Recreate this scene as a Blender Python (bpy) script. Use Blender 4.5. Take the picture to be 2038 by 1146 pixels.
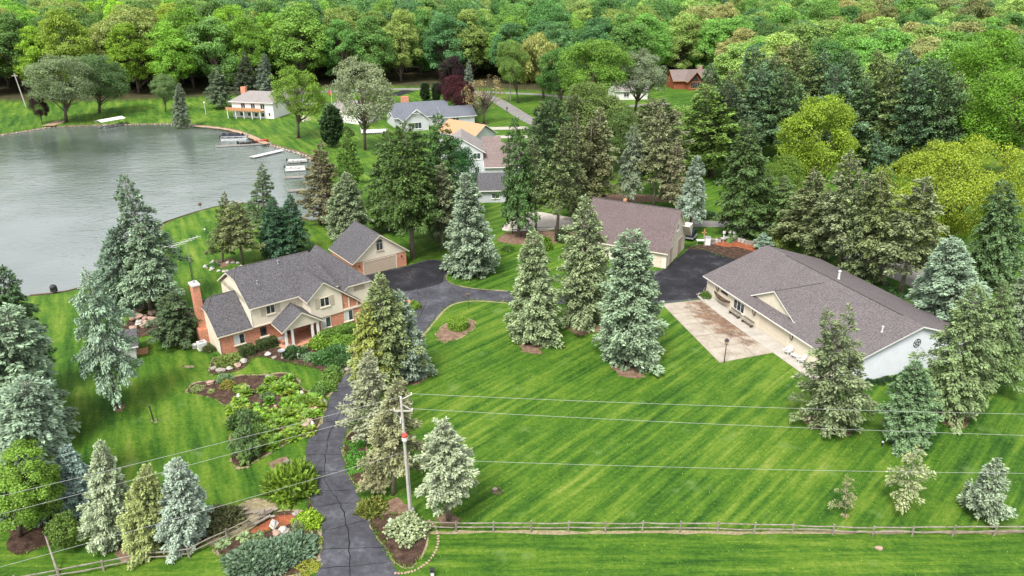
import bpy, math, random
import numpy as np

# ------------------------------------------------------------------ camera, sky, sun, exposure
S = bpy.context.scene
for o in list(bpy.data.objects):
    bpy.data.objects.remove(o)
HC = 42.0                                    # drone height in metres
TH = math.radians(23.25)                     # pitch below the horizon
FPX = 1462.0                                 # focal length for a 2038 px wide frame
cam = bpy.data.cameras.new('camera'); cam_o = bpy.data.objects.new('camera', cam)
S.collection.objects.link(cam_o)
cam.sensor_width = 36.0; cam.lens = 36.0 * FPX / 2038.0
cam.clip_start = 0.5; cam.clip_end = 6000
cam_o.location = (0, 0, HC); cam_o.rotation_euler = (math.radians(90) - TH, 0, 0)
S.camera = cam_o

SUN_EL, SUN_AZ = math.radians(56), math.radians(205)    # azimuth clockwise from +Y: from behind the camera, veiled by cloud
w = bpy.data.worlds.new('World'); S.world = w; w.use_nodes = True
nt = w.node_tree; nt.nodes.clear()
sky = nt.nodes.new('ShaderNodeTexSky'); sky.sky_type = 'NISHITA'; sky.sun_disc = False
sky.sun_elevation = SUN_EL; sky.sun_rotation = SUN_AZ; sky.dust_density = 4.0; sky.air_density = 1.2
hs = nt.nodes.new('ShaderNodeHueSaturation'); hs.inputs['Saturation'].default_value = 0.30   # thin overcast
bg = nt.nodes.new('ShaderNodeBackground'); bg.inputs['Strength'].default_value = 0.135
wo = nt.nodes.new('ShaderNodeOutputWorld')
cl = nt.nodes.new('ShaderNodeMix'); cl.data_type = 'RGBA'; cl.inputs[0].default_value = 0.55; cl.inputs[7].default_value = (7.0, 7.2, 7.5, 1)   # even cloud deck
nt.links.new(sky.outputs[0], hs.inputs['Color']); nt.links.new(hs.outputs[0], cl.inputs[6]); nt.links.new(cl.outputs[2], bg.inputs['Color'])
nt.links.new(bg.outputs[0], wo.inputs['Surface'])
sl = bpy.data.lights.new('sun', 'SUN'); sl.energy = 3.2; sl.angle = math.radians(20); sl.color = (1, .97, .92)
so = bpy.data.objects.new('sun', sl); S.collection.objects.link(so)
so.rotation_euler = (math.pi/2 - SUN_EL, 0, -SUN_AZ + math.pi)
so.location = (0, 0, 90)
S.view_settings.view_transform = 'Standard'; S.view_settings.look = 'None'
S.view_settings.exposure = 0.84; S.view_settings.gamma = 1.0; S.view_settings.use_curve_mapping = False
S.cycles.max_bounces = 5; S.cycles.diffuse_bounces = 2; S.cycles.transparent_max_bounces = 4

# ------------------------------------------------------------------ helpers
R = random.Random(7)
COL = S.collection
def ray(px, py):
    x = (px-1019)/FPX; y = -(py-573)/FPX; c, s = math.cos(TH), math.sin(TH)
    return (x, c+y*s, -s+y*c)
def G(px, py, z=0.0):                         # survey: where a sight line of the photograph meets level z
    r = ray(px, py); t = (z-HC)/r[2]; return (r[0]*t, r[1]*t)
def P(X, Y, Z):
    c, s = math.cos(TH), math.sin(TH); d = Y*c-(Z-HC)*s; u = Y*s+(Z-HC)*c
    return (1019+FPX*X/d, 573-FPX*u/d, d)
def height_over(base, top):
    b = G(*base); r = ray(*top); t = math.hypot(*b)/math.hypot(r[0], r[1]); return HC+r[2]*t

def tag(o, label=None, cat=None, group=None, kind=None):
    if label: o['label'] = label
    if cat: o['category'] = cat
    if group: o['group'] = group
    if kind: o['kind'] = kind
    return o
def thing(name, label, cat, loc=(0, 0, 0), rz=0.0, group=None):
    o = bpy.data.objects.new(name, None); COL.objects.link(o); o.empty_display_size = .3
    o.location = loc; o.rotation_euler = (0, 0, rz)
    return tag(o, label, cat, group)
def copy_tree(o, parent=None):
    c = o.copy(); COL.objects.link(c); c.parent = parent
    for ch in o.children: copy_tree(ch, c)
    return c

class MB:
    """collects polygons; build() links them as one mesh object"""
    def __init__(s): s.v = []; s.f = []; s.m = []
    def poly(s, pts, m=0):
        i = len(s.v); s.v += [tuple(p) for p in pts]; s.f.append(tuple(range(i, i+len(pts)))); s.m.append(m); return s
    def solid(s, V, F, m=0):
        i = len(s.v); s.v += [tuple(p) for p in V]
        for f in F: s.f.append(tuple(i+k for k in f)); s.m.append(m)
        return s
    def box(s, x0, x1, y0, y1, z0, z1, m=0):
        V = [(x, y, z) for z in (z0, z1) for y in (y0, y1) for x in (x0, x1)]
        return s.solid(V, [(0, 2, 3, 1), (4, 5, 7, 6), (0, 1, 5, 4), (2, 6, 7, 3), (0, 4, 6, 2), (1, 3, 7, 5)], m)
    def prism(s, pts, z0, z1, m=0, ms=None):   # plan polygon (ccw) raised from z0 to z1
        n = len(pts); V = [(x, y, z0) for x, y in pts]+[(x, y, z1) for x, y in pts]; i = len(s.v); s.v += V
        s.f.append(tuple(i+n+k for k in range(n))); s.m.append(m)
        s.f.append(tuple(i+k for k in reversed(range(n)))); s.m.append(m)
        for k in range(n):
            s.f.append((i+k, i+(k+1) % n, i+n+(k+1) % n, i+n+k)); s.m.append(m if ms is None else ms)
        return s
    def slab(s, pts, t=.16, m=0, me=1):        # roof plane: polygon in space given thickness downwards, edge in material me
        n = len(pts); i = len(s.v)
        s.v += [tuple(p) for p in pts]+[(p[0], p[1], p[2]-t) for p in pts]
        s.f.append(tuple(i+k for k in range(n))); s.m.append(m)
        s.f.append(tuple(i+n+k for k in reversed(range(n)))); s.m.append(me)
        for k in range(n):
            s.f.append((i+k, i+n+k, i+n+(k+1) % n, i+(k+1) % n)); s.m.append(me)
        return s
    def tube(s, p, q, r, r2=None, n=6, m=0, cap=True):
        p = np.array(p, float); q = np.array(q, float); r2 = r if r2 is None else r2
        d = q-p; d = d/(np.linalg.norm(d)+1e-9); a = np.array((0, 0, 1.) if abs(d[2]) < .9 else (1., 0, 0))
        u = np.cross(d, a); u /= np.linalg.norm(u); v = np.cross(d, u); i = len(s.v)
        for c, rr in ((p, r), (q, r2)):
            for k in range(n):
                t = 2*math.pi*k/n; s.v.append(tuple(c+rr*(math.cos(t)*u+math.sin(t)*v)))
        for k in range(n):
            s.f.append((i+k, i+(k+1) % n, i+n+(k+1) % n, i+n+k)); s.m.append(m)
        if cap:
            s.f.append(tuple(i+k for k in reversed(range(n)))); s.f.append(tuple(i+n+k for k in range(n))); s.m += [m, m]
        return s
    def path(s, pts, r, n=5, m=0):
        for a, b in zip(pts[:-1], pts[1:]): s.tube(a, b, r, n=n, m=m)
        return s
    def lathe(s, prof, n=12, c=(0, 0), m=0):    # prof: (radius, z) bottom to top
        i = len(s.v)
        for r, z in prof:
            for k in range(n):
                t = 2*math.pi*k/n; s.v.append((c[0]+r*math.cos(t), c[1]+r*math.sin(t), z))
        for j in range(len(prof)-1):
            for k in range(n):
                a = i+j*n; s.f.append((a+k, a+(k+1) % n, a+n+(k+1) % n, a+n+k)); s.m.append(m)
        s.f.append(tuple(i+k for k in reversed(range(n)))); s.f.append(tuple(i+(len(prof)-1)*n+k for k in range(n))); s.m += [m, m]
        return s
    def build(s, name, mats, parent=None, smooth=False):
        me = bpy.data.meshes.new(name); me.from_pydata(s.v, [], s.f); me.update()
        if not isinstance(mats, (list, tuple)): mats = [mats]
        for x in mats: me.materials.append(x)
        me.polygons.foreach_set('material_index', [min(k, len(mats)-1) for k in s.m])
        if smooth: me.polygons.foreach_set('use_smooth', [True]*len(s.f))
        o = bpy.data.objects.new(name, me); COL.objects.link(o); o.parent = parent
        return o

# ------------------------------------------------------------------ materials (all node based)
def _n(nt, t, **kw):
    n = nt.nodes.new('ShaderNode'+t)
    for k, v in kw.items(): setattr(n, k, v)
    return n
def new_mat(name):
    m = bpy.data.materials.new(name); m.use_nodes = True; nt = m.node_tree; nt.nodes.clear()
    out = _n(nt, 'OutputMaterial'); b = _n(nt, 'BsdfPrincipled'); nt.links.new(b.outputs[0], out.inputs[0])
    return m, nt, b, out
def noise(nt, vec, scale, detail=4, rough=.6):
    n = _n(nt, 'TexNoise'); n.inputs['Scale'].default_value = scale; n.inputs['Detail'].default_value = detail
    n.inputs['Roughness'].default_value = rough; nt.links.new(vec, n.inputs['Vector']); return n.outputs['Fac']
def ramp(nt, fac, stops):
    r = _n(nt, 'ValToRGB'); e = r.color_ramp.elements
    e[0].position, e[0].color = stops[0][0], (*stops[0][1], 1); e[1].position, e[1].color = stops[-1][0], (*stops[-1][1], 1)
    for p, c in stops[1:-1]:
        x = e.new(p); x.color = (*c, 1)
    nt.links.new(fac, r.inputs['Fac']); return r.outputs['Color']
def mix(nt, a, b, fac, mode='MIX'):
    m = _n(nt, 'Mix', data_type='RGBA', blend_type=mode)
    for sock, val in ((m.inputs[0], fac), (m.inputs[6], a), (m.inputs[7], b)):
        if isinstance(val, (int, float)): sock.default_value = val
        elif isinstance(val, tuple): sock.default_value = (*val, 1)
        else: nt.links.new(val, sock)
    return m.outputs[2]
def math_(nt, op, a, b=0.0, c=None):
    m = _n(nt, 'Math', operation=op)
    for k, val in enumerate((a, b) if c is None else (a, b, c)):
        if isinstance(val, (int, float)): m.inputs[k].default_value = val
        else: nt.links.new(val, m.inputs[k])
    return m.outputs[0]
def coords(nt, kind='Object'): return _n(nt, 'TexCoord').outputs[kind]
def bump(nt, b, h, strength=.4, dist=.05):
    n = _n(nt, 'Bump'); n.inputs['Strength'].default_value = strength; n.inputs['Distance'].default_value = dist
    nt.links.new(h, n.inputs['Height']); nt.links.new(n.outputs[0], b.inputs['Normal'])
def pm(name, c1, c2=None, scale=3.0, rough=.8, bmp=.3, spec=.3, metal=0.0, fine=25.0):
    """plain surface: two tones mixed by coarse and fine noise, fine relief"""
    m, nt, b, _ = new_mat(name); co = coords(nt); c2 = c2 or tuple(x*.75 for x in c1)
    n1 = noise(nt, co, scale); n2 = noise(nt, co, fine, 2)
    f = math_(nt, 'MULTIPLY_ADD', n1, .65, math_(nt, 'MULTIPLY', n2, .35))
    nt.links.new(ramp(nt, f, [(.32, c2), (.68, c1)]), b.inputs['Base Color'])
    b.inputs['Roughness'].default_value = rough; b.inputs['Specular IOR Level'].default_value = spec; b.inputs['Metallic'].default_value = metal
    if bmp: bump(nt, b, n2, bmp, .02)
    return m
def shingle(name, ca, cb, cc):
    m, nt, b, _ = new_mat(name); co = coords(nt)
    n1 = noise(nt, co, 5.5, 3, .8); n2 = noise(nt, co, .35, 3); n3 = noise(nt, co, 22, 1)
    f = math_(nt, 'ADD', math_(nt, 'MULTIPLY', n1, .7), math_(nt, 'MULTIPLY', n3, .3))
    c = ramp(nt, f, [(.33, ca), (.5, cb), (.68, cc)])
    c = mix(nt, c, (.62, .60, .60), ramp(nt, n2, [(.45, (0, 0, 0)), (.8, (.35, .35, .35))]), 'MULTIPLY')
    sep = _n(nt, 'SeparateXYZ'); nt.links.new(co, sep.inputs[0])
    wv = math_(nt, 'FRACT', math_(nt, 'MULTIPLY', sep.outputs[2], 9.0))
    c = mix(nt, c, (.72, .70, .72), ramp(nt, wv, [(.0, (.7, .7, .7)), (.22, (0, 0, 0))]), 'MULTIPLY')
    nt.links.new(c, b.inputs['Base Color']); b.inputs['Roughness'].default_value = .9; b.inputs['Specular IOR Level'].default_value = .2
    bump(nt, b, math_(nt, 'ADD', wv, n3), .5, .02)
    return m
def brick_mat(name, c1, c2, mortar):
    m, nt, b, _ = new_mat(name); co = coords(nt)
    sep = _n(nt, 'SeparateXYZ'); nt.links.new(co, sep.inputs[0])
    cb = _n(nt, 'CombineXYZ'); nt.links.new(math_(nt, 'ADD', sep.outputs[0], sep.outputs[1]), cb.inputs[0]); nt.links.new(sep.outputs[2], cb.inputs[1])
    t = _n(nt, 'TexBrick'); nt.links.new(cb.outputs[0], t.inputs['Vector'])
    t.inputs['Scale'].default_value = 1.0; t.inputs['Brick Width'].default_value = .22; t.inputs['Row Height'].default_value = .078
    t.inputs['Mortar Size'].default_value = .008; t.inputs['Color1'].default_value = (*c1, 1); t.inputs['Color2'].default_value = (*c2, 1); t.inputs['Mortar'].default_value = (*mortar, 1)
    n = noise(nt, co, 3.2, 4); c = mix(nt, t.outputs['Color'], (1.55, 1.45, 1.4), ramp(nt, n, [(.45, (0, 0, 0)), (.7, (.8, .8, .8))]), 'MULTIPLY')
    nt.links.new(c, b.inputs['Base Color']); b.inputs['Roughness'].default_value = .9
    bump(nt, b, t.outputs['Fac'], -.4, .01); return m
def siding(name, c, axis=2, freq=5.0, spec=.3, dirt=.9):
    m, nt, b, _ = new_mat(name); co = coords(nt)
    sep = _n(nt, 'SeparateXYZ'); nt.links.new(co, sep.inputs[0])
    a = sep.outputs[2] if axis == 2 else math_(nt, 'ADD', sep.outputs[0], sep.outputs[1])
    wv = math_(nt, 'FRACT', math_(nt, 'MULTIPLY', a, freq))
    n = noise(nt, co, .8, 4); cc = ramp(nt, n, [(.3, tuple(x*dirt for x in c)), (.7, c)])
    cc = mix(nt, cc, (.80, .80, .82), ramp(nt, wv, [(.0, (.8, .8, .8)), (.12, (0, 0, 0))]), 'MULTIPLY')
    nt.links.new(cc, b.inputs['Base Color']); b.inputs['Roughness'].default_value = .6; b.inputs['Specular IOR Level'].default_value = spec
    bump(nt, b, wv, .5, .02); return m
def leaf_mat(name, c=None, trans=.22, var=.55, hue=(1.08, 1.08, .7), rough=.55, spec=.25):
    """foliage: the object's own colour (or c), each leaf a little different"""
    m, nt, b, out = new_mat(name)
    at = _n(nt, 'Attribute', attribute_name='rnd')
    if c is None: base = _n(nt, 'ObjectInfo').outputs['Color']
    else:
        rg = _n(nt, 'RGB'); rg.outputs[0].default_value = (*c, 1); base = rg.outputs[0]
    lo, hi = 1-var, 1+var*1.7
    v = ramp(nt, at.outputs['Fac'], [(0, (lo, lo, lo)), (1, (hi, hi, hi))])
    col = mix(nt, base, v, 1.0, 'MULTIPLY')
    r2 = math_(nt, 'FRACT', math_(nt, 'MULTIPLY', at.outputs['Fac'], 7.31))
    col = mix(nt, col, mix(nt, col, hue, 1.0, 'MULTIPLY'), math_(nt, 'MULTIPLY', r2, .45))
    nt.links.new(col, b.inputs['Base Color']); b.inputs['Roughness'].default_value = rough; b.inputs['Specular IOR Level'].default_value = spec
    tr = _n(nt, 'BsdfTranslucent'); nt.links.new(mix(nt, col, (1.2, 1.25, .5), 1.0, 'MULTIPLY'), tr.inputs['Color'])
    ms = _n(nt, 'MixShader'); ms.inputs[0].default_value = trans
    nt.links.new(b.outputs[0], ms.inputs[1]); nt.links.new(tr.outputs[0], ms.inputs[2]); nt.links.new(ms.outputs[0], out.inputs[0])
    return m

M = {}
M['roof'] = shingle('shingle_brown', (.028, .028, .032), (.076, .073, .080), (.168, .158, .16))
M['roof_barn'] = shingle('shingle_barn', (.06, .045, .045), (.115, .088, .088), (.19, .15, .145))
M['roof_long'] = shingle('shingle_long', (.05, .042, .045), (.115, .10, .103), (.205, .18, .175))
M['roof_blue'] = shingle('shingle_bluegrey', (.06, .065, .08), (.12, .13, .155), (.20, .21, .24))
M['roof_tan'] = shingle('shingle_tan', (.14, .125, .12), (.22, .20, .19), (.31, .285, .27))
M['roof_stone'] = shingle('shingle_mixed', (.08, .058, .055), (.165, .125, .118), (.33, .265, .24))
M['ridge'] = pm('ridge_cap', (.10, .085, .085), (.05, .045, .045), 6)
M['brick'] = brick_mat('brick', (.40, .11, .05), (.52, .20, .105), (.46, .36, .28))
M['cream'] = siding('cream_siding', (.74, .66, .53))
M['cream2'] = siding('barn_siding', (.72, .65, .52), 0, 1.6)
M['white_rib'] = siding('white_ribbed_metal', (.74, .77, .82), 0, 2.6, .4)
M['white_sid'] = siding('white_siding', (.74, .73, .69))
M['grey_sid'] = siding('grey_siding', (.52, .54, .55))
M['trim'] = pm('trim_cream', (.68, .62, .50), (.60, .54, .43), 2, .6, .1)
M['trim_w'] = pm('trim_white', (.78, .77, .74), (.70, .69, .66), 2, .6, .1)
M['shutter'] = siding('shutter_tan', (.50, .43, .33), 2, 14)
M['door_tan'] = pm('door_tan', (.46, .38, .29), (.41, .33, .25), 2, .6, .1)
M['door_pale'] = pm('door_pale', (.60, .53, .42), (.54, .47, .37), 2, .6, .1)
M['curtain'] = pm('curtain', (.62, .64, .62), (.40, .43, .43), 5, .8, .2)
M['wood_dk'] = pm('wood_dark', (.13, .085, .055), (.06, .04, .03), 4, .85, .5)
M['wood_gr'] = pm('wood_weathered', (.31, .28, .235), (.10, .08, .06), 2.2, .9, .6)
M['wood_ora'] = pm('deck_cedar', (.50, .27, .14), (.38, .19, .09), 3, .8, .3)
M['log_red'] = siding('log_red', (.28, .085, .045), 2, 3)
M['metal'] = pm('galvanised', (.50, .51, .52), (.36, .37, .38), 6, .45, .1, .5, .6)
M['metal_dk'] = pm('black_metal', (.035, .035, .04), (.02, .02, .02), 6, .5, .1)
M['white'] = pm('white_paint', (.62, .62, .60), (.50, .50, .48), 3, .55, .1)
M['red'] = pm('red_paint', (.45, .07, .05), (.35, .05, .04), 3, .6, .1)
M['bark'] = pm('bark_grey', (.30, .26, .22), (.13, .105, .085), 3.0, .95, .8, .1, 0, 14)
M['bark_dk'] = pm('bark_dark', (.16, .13, .10), (.06, .05, .04), 3.0, .95, .8, .1, 0, 14)
M['pole'] = pm('pole_wood', (.50, .47, .43), (.30, .27, .24), 2.0, .9, .4)
M['wire'] = pm('wire', (.40, .40, .40), (.30, .30, .30), 2, .5, .0)
M['rock'] = pm('boulder', (.36, .32, .28), (.17, .145, .125), 2.0, .9, .6)
M['rock_w'] = pm('pale_boulder', (.48, .45, .41), (.28, .26, .23), 2.0, .9, .5)
M['rock_p'] = pm('pink_boulder', (.42, .29, .23), (.24, .16, .12), 2.0, .9, .5)
M['canvas'] = pm('navy_cover', (.018, .022, .035), (.01, .012, .02), 2, .6, .3)
M['concrete'] = pm('concrete', (.56, .51, .45), (.40, .355, .30), .9, .9, .3, .2, 0, 9)
M['concrete2'] = pm('walk_concrete', (.40, .37, .325), (.28, .255, .22), .8, .9, .3, .2, 0, 9)
M['paver'] = brick_mat('brick_paver', (.40, .17, .10), (.50, .24, .15), (.30, .24, .2))
M['peach'] = pm('bare_roof_board', (.47, .25, .14), (.38, .19, .105), 2.5, .85, .2)
M['plaster'] = pm('pot_white', (.70, .69, .66), (.55, .54, .50), 5, .8, .2)
def glass_mat():
    m, nt, b, _ = new_mat('window_glass'); co = coords(nt); n = noise(nt, co, 1.2, 2)
    nt.links.new(ramp(nt, n, [(.35, (.015, .02, .025)), (.7, (.07, .09, .10))]), b.inputs['Base Color'])
    b.inputs['Roughness'].default_value = .08; b.inputs['Specular IOR Level'].default_value = .6; return m
M['glass'] = glass_mat()
def asphalt(name, lo, hi, tone=(.085, .085, .10)):
    m, nt, b, _ = new_mat(name); co = coords(nt)
    n1 = noise(nt, co, .35, 5, .65); n2 = noise(nt, co, 30, 2); n3 = noise(nt, co, 2.2, 4)
    f = math_(nt, 'ADD', math_(nt, 'MULTIPLY', n1, .55), math_(nt, 'ADD', math_(nt, 'MULTIPLY', n3, .3), math_(nt, 'MULTIPLY', n2, .15)))
    nt.links.new(ramp(nt, f, [(.36, lo), (.52, hi), (.68, tone)]), b.inputs['Base Color'])
    b.inputs['Roughness'].default_value = .82; b.inputs['Specular IOR Level'].default_value = .22
    bump(nt, b, n2, .5, .01); return m
M['asphalt'] = asphalt('asphalt', (.026, .026, .031), (.058, .058, .068), (.125, .125, .143))
M['asphalt_dk'] = asphalt('asphalt_fresh', (.008, .008, .010), (.018, .018, .022), (.066, .060, .066))
M['road'] = asphalt('old_road', (.14, .13, .125), (.19, .18, .17), (.25, .24, .23))
M['crack'] = pm('crack_filler', (.010, .010, .011), (.006, .006, .006), 5, .9, .1)
def soil(name, a, b_, c, s=1.6):
    m, nt, b, _ = new_mat(name); co = coords(nt); n1 = noise(nt, co, s, 5, .7); n2 = noise(nt, co, 16, 3)
    f = math_(nt, 'ADD', math_(nt, 'MULTIPLY', n1, .6), math_(nt, 'MULTIPLY', n2, .4))
    nt.links.new(ramp(nt, f, [(.36, a), (.52, b_), (.66, c)]), b.inputs['Base Color']); b.inputs['Roughness'].default_value = .95
    b.inputs['Specular IOR Level'].default_value = .1; bump(nt, b, f, .9, .08); return m
M['mulch'] = soil('mulch_brown', (.018, .012, .010), (.060, .036, .026), (.15, .10, .07))
M['mulch_red'] = soil('mulch_red', (.11, .035, .018), (.25, .078, .038), (.38, .15, .085))
M['mulch_pale'] = soil('needle_litter', (.085, .052, .035), (.18, .115, .08), (.30, .225, .165))
M['edge'] = soil('dry_edge', (.14, .115, .06), (.24, .20, .12), (.36, .31, .21), 2.5)
M['sand'] = soil('shore_sand', (.20, .13, .08), (.33, .24, .16), (.45, .36, .26))
M['stain'] = soil('brown_stain', (.10, .055, .03), (.22, .13, .08), (.34, .24, .17), .8)
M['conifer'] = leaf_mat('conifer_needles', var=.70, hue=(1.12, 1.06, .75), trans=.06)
M['leaf'] = leaf_mat('broadleaf', var=.42, trans=.28)
M['leaf_gloss'] = leaf_mat('shrub_leaf', var=.45, trans=.22, spec=.35)

# ------------------------------------------------------------------ ground, lake, drives
def smooth_poly(pts, n=5, closed=True):
    """Catmull-Rom through the points"""
    p = [np.array(q, float) for q in pts]; out = []; N = len(p)
    for i in range(N if closed else N-1):
        a, b, c, d = (p[(i-1) % N], p[i], p[(i+1) % N], p[(i+2) % N]) if closed else (p[max(i-1, 0)], p[i], p[i+1], p[min(i+2, N-1)])
        for k in range(n):
            t = k/n; out.append(tuple(.5*((2*b)+(-a+c)*t+(2*a-5*b+4*c-d)*t*t+(-a+3*b-3*c+d)*t**3)))
    if not closed: out.append(tuple(p[-1]))
    return out
def ccw(pts):
    a = sum(p[0]*q[1]-q[0]*p[1] for p, q in zip(pts, pts[1:]+pts[:1])); return pts if a > 0 else pts[::-1]
def inside(poly, X, Y):
    r = np.zeros(X.shape, bool); n = len(poly)
    for i in range(n):
        x1, y1 = poly[i]; x2, y2 = poly[(i+1) % n]
        c = ((y1 > Y) != (y2 > Y)); xi = (x2-x1)*(Y-y1)/((y2-y1) if y2 != y1 else 1e-9)+x1
        r ^= c & (X < xi)
    return r
def dist_poly(poly, X, Y):
    d = np.full(X.shape, 1e9); n = len(poly)
    for i in range(n):
        x1, y1 = poly[i]; x2, y2 = poly[(i+1) % n]; dx, dy = x2-x1, y2-y1; L = dx*dx+dy*dy+1e-9
        t = np.clip(((X-x1)*dx+(Y-y1)*dy)/L, 0, 1); d = np.minimum(d, np.hypot(X-x1-t*dx, Y-y1-t*dy))
    return d
WATER_Z = -.55
lake_px = [(-420, 330), (-200, 300), (0, 270), (60, 261), (105, 254), (200, 250), (250, 249), (345, 248), (385, 250), (430, 255), (470, 262), (505, 276),
           (535, 289), (570, 299), (605, 310), (632, 330), (648, 365), (648, 405), (636, 432), (612, 436), (585, 424), (550, 411), (515, 405), (480, 404),
           (440, 408), (395, 419), (350, 433), (318, 446), (300, 470), (275, 505), (240, 535), (190, 560), (130, 578), (60, 586), (0, 592), (-200, 620), (-420, 640)]
LAKE = ccw(smooth_poly([G(*p, WATER_Z) for p in lake_px], 3))
def axis(parts):
    r = []
    for a, b, s in parts: r += list(np.arange(a, b, s))
    return np.array(r)
gx = axis([(-2400, -600, 120), (-600, -190, 15), (-190, -15, 1.0), (-15, 110, 2.5), (110, 600, 15), (600, 2401, 120)])
gy = axis([(-120, 30, 6), (30, 82, 2.5), (82, 236, 1.0), (236, 330, 4), (330, 900, 15), (900, 3600, 150)])
XX, YY = np.meshgrid(gx, gy)
din = dist_poly(LAKE, XX, YY); ins = inside(LAKE, XX, YY)
sm = lambda t: np.clip(t, 0, 1)**2*(3-2*np.clip(t, 0, 1))
ZZ = np.where(ins, -.6-1.6*sm(din/8), -.6*(1-sm(din/2.6)))
PXX = 1019+FPX*XX/np.maximum(YY*math.cos(TH)+HC*math.sin(TH), 1)
tl_x = [-700, 0, 100, 250, 420, 560, 640, 760, 880, 960, 1080, 1200, 1300, 1400, 1450, 1550, 1700, 1900, 2038, 2600]
tl_y = [215, 196, 198, 196, 188, 178, 172, 168, 170, 172, 178, 182, 165, 160, 215, 255, 265, 280, 300, 340]
def treeline_Y(px): return G(1019, float(np.interp(px, tl_x, tl_y)))[1]
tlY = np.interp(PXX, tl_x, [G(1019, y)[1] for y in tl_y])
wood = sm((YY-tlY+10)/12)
ny, nx = XX.shape
me = bpy.data.meshes.new('ground')
V = np.stack([XX, YY, ZZ], -1).reshape(-1, 3)
idx = np.arange(nx*ny).reshape(ny, nx)
F = np.stack([idx[:-1, :-1], idx[:-1, 1:], idx[1:, 1:], idx[1:, :-1]], -1).reshape(-1, 4)
def fill_mesh(me, V, F):
    n, k = F.shape
    me.vertices.add(len(V)); me.vertices.foreach_set('co', np.ascontiguousarray(V, dtype=np.float32).ravel())
    me.loops.add(n*k); me.loops.foreach_set('vertex_index', np.ascontiguousarray(F, dtype=np.int32).ravel())
    me.polygons.add(n); me.polygons.foreach_set('loop_start', np.arange(0, n*k, k, dtype=np.int32))
    me.update(calc_edges=True)
fill_mesh(me, V, F)
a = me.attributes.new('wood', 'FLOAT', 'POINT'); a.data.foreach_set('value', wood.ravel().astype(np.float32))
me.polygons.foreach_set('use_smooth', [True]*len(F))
MOW = 46.0
def lawn_mat():
    m, nt, b, _ = new_mat('lawn'); co = coords(nt)
    sx = _n(nt, 'SeparateXYZ'); nt.links.new(co, sx.inputs[0])
    def along(deg, su, sv):          # coordinates stretched along a mowing direction
        t = math.radians(deg); u = math_(nt, 'ADD', math_(nt, 'MULTIPLY', sx.outputs[0], math.cos(t)*su), math_(nt, 'MULTIPLY', sx.outputs[1], math.sin(t)*su))
        v = math_(nt, 'ADD', math_(nt, 'MULTIPLY', sx.outputs[0], -math.sin(t)*sv), math_(nt, 'MULTIPLY', sx.outputs[1], math.cos(t)*sv))
        c = _n(nt, 'CombineXYZ'); nt.links.new(u, c.inputs[0]); nt.links.new(v, c.inputs[1]); return c.outputs[0]
    def step(x, lo, hi): return ramp(nt, math_(nt, 'DIVIDE', math_(nt, 'SUBTRACT', x, lo), hi-lo), [(0, (0, 0, 0)), (1, (1, 1, 1))])
    sA = noise(nt, along(MOW, .06, .95), 1.0, 3, .7); sB = noise(nt, along(1.0, .09, 1.1), 1.0, 4, .75); sC = noise(nt, along(118, .07, .55), 1.0, 3, .7)
    st = mix(nt, sB, mix(nt, sC, sA, step(sx.outputs[0], -18, -12)), step(sx.outputs[1], 46.6, 47.4))
    n1 = noise(nt, co, .055, 4, .6); n2 = noise(nt, co, .45, 5, .7); n3 = noise(nt, co, 2.6, 4, .8); n4 = noise(nt, co, 13, 3, .85)
    f = math_(nt, 'ADD', math_(nt, 'MULTIPLY', n1, .17), math_(nt, 'MULTIPLY', n2, .13))
    f = math_(nt, 'ADD', f, math_(nt, 'MULTIPLY', n3, .20)); f = math_(nt, 'ADD', f, math_(nt, 'MULTIPLY', n4, .17))
    f = math_(nt, 'ADD', f, math_(nt, 'MULTIPLY', st, .34))
    c = ramp(nt, f, [(.39, (.007, .030, .003)), (.45, (.021, .068, .006)), (.505, (.050, .116, .009)), (.555, (.098, .164, .016)), (.63, (.20, .23, .052))])
    n5 = noise(nt, co, .35, 3, .5)
    c = mix(nt, c, (.125, .195, .055), ramp(nt, n5, [(.62, (0, 0, 0)), (.74, (.5, .5, .5))]))
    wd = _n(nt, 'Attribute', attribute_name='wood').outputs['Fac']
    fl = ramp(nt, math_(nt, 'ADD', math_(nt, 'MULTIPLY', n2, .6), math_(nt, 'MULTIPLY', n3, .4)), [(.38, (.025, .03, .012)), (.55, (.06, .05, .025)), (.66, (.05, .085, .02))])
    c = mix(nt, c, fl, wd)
    geo = _n(nt, 'NewGeometry'); sep = _n(nt, 'SeparateXYZ'); nt.links.new(geo.outputs['Position'], sep.inputs[0])
    wet = ramp(nt, math_(nt, 'MULTIPLY', math_(nt, 'ADD', sep.outputs[2], .22), -6.0), [(0, (0, 0, 0)), (1, (1, 1, 1))])
    c = mix(nt, c, ramp(nt, n3, [(.35, (.05, .04, .02)), (.6, (.16, .12, .07))]), wet)
    nt.links.new(c, b.inputs['Base Color']); b.inputs['Roughness'].default_value = .85; b.inputs['Specular IOR Level'].default_value = .15
    bump(nt, b, math_(nt, 'ADD', math_(nt, 'MULTIPLY', n4, .5), n3), .8, .12); return m
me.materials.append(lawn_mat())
ground = tag(bpy.data.objects.new('ground', me), kind='structure'); COL.objects.link(ground)

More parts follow.
